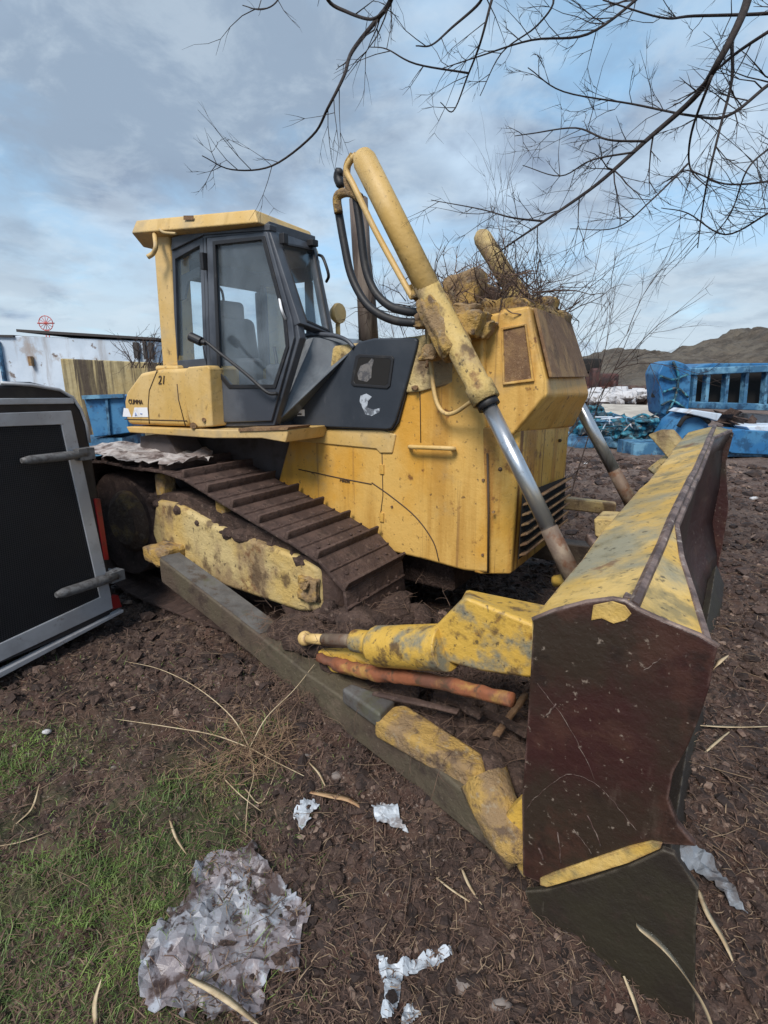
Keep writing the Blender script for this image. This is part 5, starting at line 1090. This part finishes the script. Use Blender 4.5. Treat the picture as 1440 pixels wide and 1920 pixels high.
sheet('blue_rag', gl([(1275, 1590), (1330, 1620), (1370, 1670), (1400, 1725), (1360, 1715), (1310, 1660), (1262, 1625)]), gh, 'rag', 'grey blue rag sticking out from under the blade corner', 'rag', 18, .04, 17)
def blade_leaf(pts, w_, label, name='straw_leaf', mat='straw', group=None, cat='straw leaf'):
    pts = crv(pts, 6); n = len(pts); m_ = MB(); vs = []
    for i_, p in enumerate(pts):
        t = (pts[min(i_+1, n-1)]-pts[max(i_-1, 0)]).normalized(); sd_ = t.cross(Vector((0, 0, 1))); sd_ = sd_.normalized() if sd_.length > 1e-3 else Vector((1, 0, 0))
        ww = w_*math.sin(math.pi*min(1, .12+.88*i_/(n-1)))**.6+.0008; up_ = sd_.cross(t)
        vs += [p-sd_*ww, p-up_*(ww*.12+.0006), p+sd_*ww+up_*ww*.3, p+up_*.0006-up_*ww*.05]
    fs = [(i_*4+k, i_*4+(k+1) % 4, i_*4+4+(k+1) % 4, i_*4+4+k) for i_ in range(n-1) for k in range(4)]
    m_.add(vs, fs, True); o = m_.build(name, mat); tag(o, label, cat, group); return o
blade_leaf([U(1195, 1738, y=.86), U(1240, 1775, y=.85), U(1285, 1830, y=.84), U(1320, 1890, y=.84), U(1345, 1960, y=.84)], .015, 'broad pale curved leaf arching in front of the dark corner plate')
blade_leaf([gpt(1305, 1655, .01), gpt(1325, 1710, .04), gpt(1355, 1760, .03), gpt(1380, 1815, .01)], .009, 'pale split stalk lying right of the blade corner')
blade_leaf([gpt(582, 1485, .02), gpt(620, 1492, .035), gpt(655, 1500, .03), gpt(690, 1522, .02)], .018, 'curled tan dry leaf pointing at the torn white scrap', 'dry_leaf', 'leafdry', None, 'dry leaf')
blade_leaf([gpt(355, 1835, .05), gpt(400, 1858, .07), gpt(440, 1885, .05), gpt(495, 1930, .03)], .010, 'long tan stalk lying over the lower plastic sheet')
blade_leaf([gpt(866, 1628, .02), gpt(880, 1660, .02), gpt(904, 1697, .01)], .006, 'short pale chip standing among clods left of the corner plate')
blade_leaf([gpt(818, 1645, .01), gpt(850, 1670, .02), gpt(905, 1706, .01)], .005, 'thin pale stick crossing the short chip left of the corner plate')
blade_leaf([gpt(1312, 1360, .02), gpt(1370, 1363, .03), gpt(1450, 1362, .02)], .010, 'straight white stalk pointing right beside the end plate')
blade_leaf([gpt(1320, 1412, .01), gpt(1345, 1390, .03), gpt(1372, 1368, .02)], .007, 'short white stick leaning on the straight white stalk')
blade_leaf([gpt(1335, 1258, .02), gpt(1350, 1240, .04), gpt(1366, 1228, .03)], .014, 'white bone like chip at the upper corner of the end plate')
blade_leaf([gpt(180, 1930, .0), gpt(178, 1880, .05), gpt(190, 1835, .1)], .006, 'upright tan husk at the bottom left edge', 'dry_husk', 'straw', None, 'dry husk')
blade_leaf([gpt(0, 1586, .01), gpt(40, 1578, .02), gpt(90, 1560, .01)], .004, 'thin straw at the left edge across the grass')
blade_leaf([gpt(30, 1545, .01), gpt(60, 1515, .03), gpt(74, 1470, .01)], .004, 'curved straw above the straw at the left edge')
blade_leaf([gpt(318, 1535, .02), gpt(330, 1570, .03), gpt(350, 1602, .01)], .005, 'twisted pale straw below the dry weed')
blade_leaf([gpt(580, 1430, .02), gpt(598, 1450, .03), gpt(612, 1478, .01)], .005, 'small pale straw above the dry leaf')
blade_leaf([gpt(1170, 1830, .03), gpt(1190, 1880, .05), gpt(1205, 1930, .02)], .006, 'narrow straw beside the broad curved leaf')
# dry weed
random.seed(21)
W = thing('dry_weed', gpt(465, 1408), 'sprawling dry tan weed with long arching stems on bare soil', 'weed')
cen_ = gpt(468, 1402, .02); k = MB()
for pl in ([(468, 1402, 0.03), (435, 1345, .16), (370, 1290, .22), (300, 1255, .18), (235, 1240, .1)], [(468, 1402, .03), (400, 1378, .10), (310, 1362, .12), (215, 1348, .05)], [(468, 1402, .03), (500, 1345, .10), (550, 1295, .14), (590, 1245, .18)], [(468, 1402, .03), (476, 1450, .05), (465, 1500, .05), (460, 1560, .02)], [(468, 1402, .03), (510, 1425, .05), (570, 1455, .03)], [(460, 1480, .02), (490, 1505, .03), (520, 1440, .04)], [(420, 1460, .03), (450, 1490, .04), (492, 1523, .02)]):
    pts = crv([gpt(x, y, dz) for x, y, dz in pl], 6); k.tube(pts, lerpr(len(pts), .0032, .0014), 5)
k.build('long_stem', 'straw', W)
k = MB()
for i_ in range(110):
    a_ = random.uniform(0, 2*math.pi); d = Vector((math.cos(a_), math.sin(a_), random.uniform(.1, .9)))
    twig(k, cen_+Vector((random.gauss(0, .09), random.gauss(0, .10), 0)), d, random.uniform(.08, .28), .0015, 1, .5, 3, 3, .10)
k.build('stem_tangle', 'weed', W)
for i_, (x, y, s_, lb) in enumerate([(88, 1372, .018, 'small pale stone on the dark soil below the trailer'), (213, 1440, .015, 'pebble left of the dry weed'), (575, 1420, .02, 'grey stone above the bluish scrap'), (630, 1455, .025, 'dark flat stone near the push arm'), (870, 1850, .03, 'flat grey stone in the clods at bottom middle'), (940, 1885, .022, 'oval grey stone below the corner plate'), (1395, 1100, .035, 'light grey stone right of the blade'), (1415, 935, .05, 'flat white stone on the open ground at right'), (1100, 870, .05, 'white lump beside the far lift rod')]):
    q = gpt(x, y, .0); k = MB(); k.ball(q, s_, 9, 7, (1.3, .9, .6), .12); o = k.build('stone', 'stone' if i_ not in (7, 8, 0) else 'rubble'); tag(o, lb, 'stone')
# reddish patch rags by strut : fibrous mud heap in front of the track (stuff)
def fibres(name, n, area, mat, ln, wd, seed, lift=.02, up=.35, mask=None, kind='stuff', curl=.5):
    r = np.random.default_rng(seed); x = []; 
    P0 = area(r, n); x, y = P0[:, 0], P0[:, 1]
    if mask is not None: kk = mask(x, y, r); x, y = x[kk], y[kk]
    n = len(x); z = gh(x, y)+r.uniform(-.004, lift, n); a = r.uniform(0, 2*np.pi, n); l_ = np.exp(r.normal(-.9, .55, n))*ln*(1+.12*np.hypot(x, y)); e = np.abs(r.normal(0, up, n))
    w_ = wd*(.6+.8*r.uniform(0, 1, n))*(.5+.28*np.hypot(x, y)); dx_, dy_ = np.cos(a), np.sin(a); b = a+r.normal(0, curl, n)
    p0 = np.stack([x, y, z], 1); p1 = p0+np.stack([dx_*l_*.5, dy_*l_*.5, e*l_*.5], 1); p2 = p1+np.stack([np.cos(b)*l_*.5, np.sin(b)*l_*.5, (e*.3-.15*(up < 1))*l_], 1)
    s_ = np.stack([-dy_, dx_, r.uniform(-.3, .3, n)], 1)*w_[:, None]/2
    Vv = np.stack([p0-s_, p0+s_, p1-s_*.9, p1+s_*.9, p2], 1).reshape(-1, 3); i5 = np.arange(n)[:, None]*5
    F_ = np.concatenate([i5+np.array([[0, 1, 3]]), i5+np.array([[0, 3, 2]]), i5+np.array([[2, 3, 4]])], 0)
    o = npmesh(name, Vv, F_, M[mat] if isinstance(mat, str) else mat, False, 3); o['kind'] = kind; return o
def polar(r0, r1, a0=-50, a1=50):
    def f(r, n): rr_ = np.exp(r.uniform(math.log(r0), math.log(r1), n)); t = np.radians(r.uniform(a0, a1, n)); return np.stack([np.sin(t)*rr_, np.cos(t)*rr_], 1)
    return f
M['fib1'] = mk('brown_fibre', (.10, .06, .045), .9, 0, [((.16, .10, .07), 9, .45, .62, .8), ((.035, .02, .016), 5, .5, .64, .8)])
M['fib2'] = mk('tan_fibre', (.24, .17, .11), .85, 0, [((.12, .07, .045), 7, .45, .62, .9)])
M['grass'] = mk('grass_blade', (.085, .135, .030), .6, 0, [((.20, .30, .065), 3, .45, .6, .8), ((.17, .14, .07), 6, .55, .68, .8), ((.04, .07, .018), 8, .5, .64, .7)])
fibres('soil_fibre', 60000, polar(.75, 14), 'fib1', .05, .0032, 1)
def msk(x, y, r): return r.uniform(0, 1, len(x)) < np.clip((fbm(x, y, 1.3, 3, 44)+.12)*4+.40*(x > .9), .03, .95)
fibres('straw_litter', 16000, polar(.75, 16), 'fib2', .06, .0026, 2, .03, .3, msk)
def mpatch(x, y, r):
    m_ = 1.0*np.exp(-((x+.85)/.38)**2-((y-1.28)/.30)**2)+.5*np.exp(-((x+1.75)/.30)**2-((y-2.1)/.18)**2)+.75*np.clip((-x-.38)*1.8, 0, 1)*np.clip((2.5-y)*1.6, 0, 1)*np.clip((fbm(x, y, 2.6, 4, 77)-.02)*7, 0, 1)
    return r.uniform(0, 1, len(x)) < m_+.01
def gra(r, n): return np.stack([r.uniform(-2.6, -.1, n), r.uniform(.75, 3.0, n)], 1)
fibres('grass', 190000, gra, 'grass', .042, .0021, 3, .0, .8, mpatch, curl=.9)
# heap fibres around the arm and the track front
def hp_(r, n):
    c = np.array([tuple(D(-1.72, 1.95, 0))[:2], tuple(D(-1.45, 2.3, 0))[:2], tuple(D(-1.0, 2.1, 0))[:2]]); i_ = r.integers(0, 3, n); return c[i_]+r.normal(0, .22, (n, 2))
fibres('mud_fibre', 14000, hp_, 'fib1', .06, .0026, 4, .03, .5)
# clods
def clods(name, n, area, mat, s0, s1, seed):
    r = np.random.default_rng(seed); P0 = area(r, n); x, y = P0[:, 0], P0[:, 1]; z = gh(x, y)
    t = (1+5**.5)/2; ic = np.array([(-1, t, 0), (1, t, 0), (-1, -t, 0), (1, -t, 0), (0, -1, t), (0, 1, t), (0, -1, -t), (0, 1, -t), (t, 0, -1), (t, 0, 1), (-t, 0, -1), (-t, 0, 1)])/1.9
    fc = np.array([(0, 11, 5), (0, 5, 1), (0, 1, 7), (0, 7, 10), (0, 10, 11), (1, 5, 9), (5, 11, 4), (11, 10, 2), (10, 7, 6), (7, 1, 8), (3, 9, 4), (3, 4, 2), (3, 2, 6), (3, 6, 8), (3, 8, 9), (4, 9, 5), (2, 4, 11), (6, 2, 10), (8, 6, 7), (9, 8, 1)])
    s_ = (s0+(s1-s0)*r.uniform(0, 1, n)**6)*(.55+.3*np.hypot(x, y)); 
    V_ = ic[None]*(1+r.normal(0, .30, (n, 12, 1)))*np.stack([s_*r.uniform(.7, 1.4, n), s_*r.uniform(.7, 1.4, n), s_*r.uniform(.4, .9, n)], 1)[:, None]
    V_ = V_+np.stack([x, y, z+s_*.1], 1)[:, None]; F_ = (fc[None]+np.arange(n)[:, None, None]*12).reshape(-1, 3)
    o = npmesh(name, V_.reshape(-1, 3), F_, M[mat], False, 3); o['kind'] = 'stuff'; return o
def nograss(r, n):
    p = polar(.75, 12)(r, n*2); k_ = (p[:, 0] > -.35+r.normal(0, .15, len(p))) | (p[:, 1] > 2.4); return p[k_]
def cl_area(r, n):
    p = nograss(r, n); return np.resize(p, (n, 2)) if len(p) < n else p[:n]
M['darkmud'] = mk('dark_wet_soil', (.022, .013, .011), .8, 0, [((.05, .03, .024), 12, .45, .6, .8)], [(40, .01)])
clods('soil_clods', 30000, cl_area, 'mud', .003, .028, 6)
clods('dark_clods', 20000, cl_area, 'darkmud', .003, .026, 16)
M['chip'] = mk('pale_crumb', (.20, .14, .11), .9, 0, [((.09, .055, .045), 9, .45, .6, .9)])
clods('pale_crumbs', 8000, cl_area, 'chip', .003, .016, 7)

random.seed(33)
k = MB()
for i_ in range(420):
    cc = random.choice([(-1.88, 1.93, .38, .2), (-1.62, 2.12, .40, .2), (-1.62, 2.45, .38, .25), (-.75, 1.9, .25, .25), (-1.2, 2.0, .24, .25)])
    p = D(cc[0]+random.gauss(0, cc[3]*.6), cc[1]+random.gauss(0, cc[3]*.5), cc[2]+random.gauss(0, .02))
    twig(k, p, Vector((random.gauss(0, 1), random.gauss(0, 1), random.uniform(-.1, .5))), random.uniform(.05, .22), .0016, 1, .6, 3, 2, .18)
o = k.build('root_tangle', 'twig_pale'); tag(o, kind='stuff')
k = MB()
for i_ in range(900):
    t = R(random.uniform(-38, 44)); r_ = math.exp(random.uniform(math.log(.9), math.log(7)))
    x, y = math.sin(t)*r_, math.cos(t)*r_
    if x < .9 and random.random() < .55: continue
    twig(k, Vector((x, y, ghs(x, y)+.012)), Vector((random.gauss(0, 1), random.gauss(0, 1), .12)), random.uniform(.05, .22)*(1+.1*r_), .0012*(1+.3*r_), 0, .35, 3, 0, .06)
o = k.build('root_litter', 'fib2'); tag(o, kind='stuff')
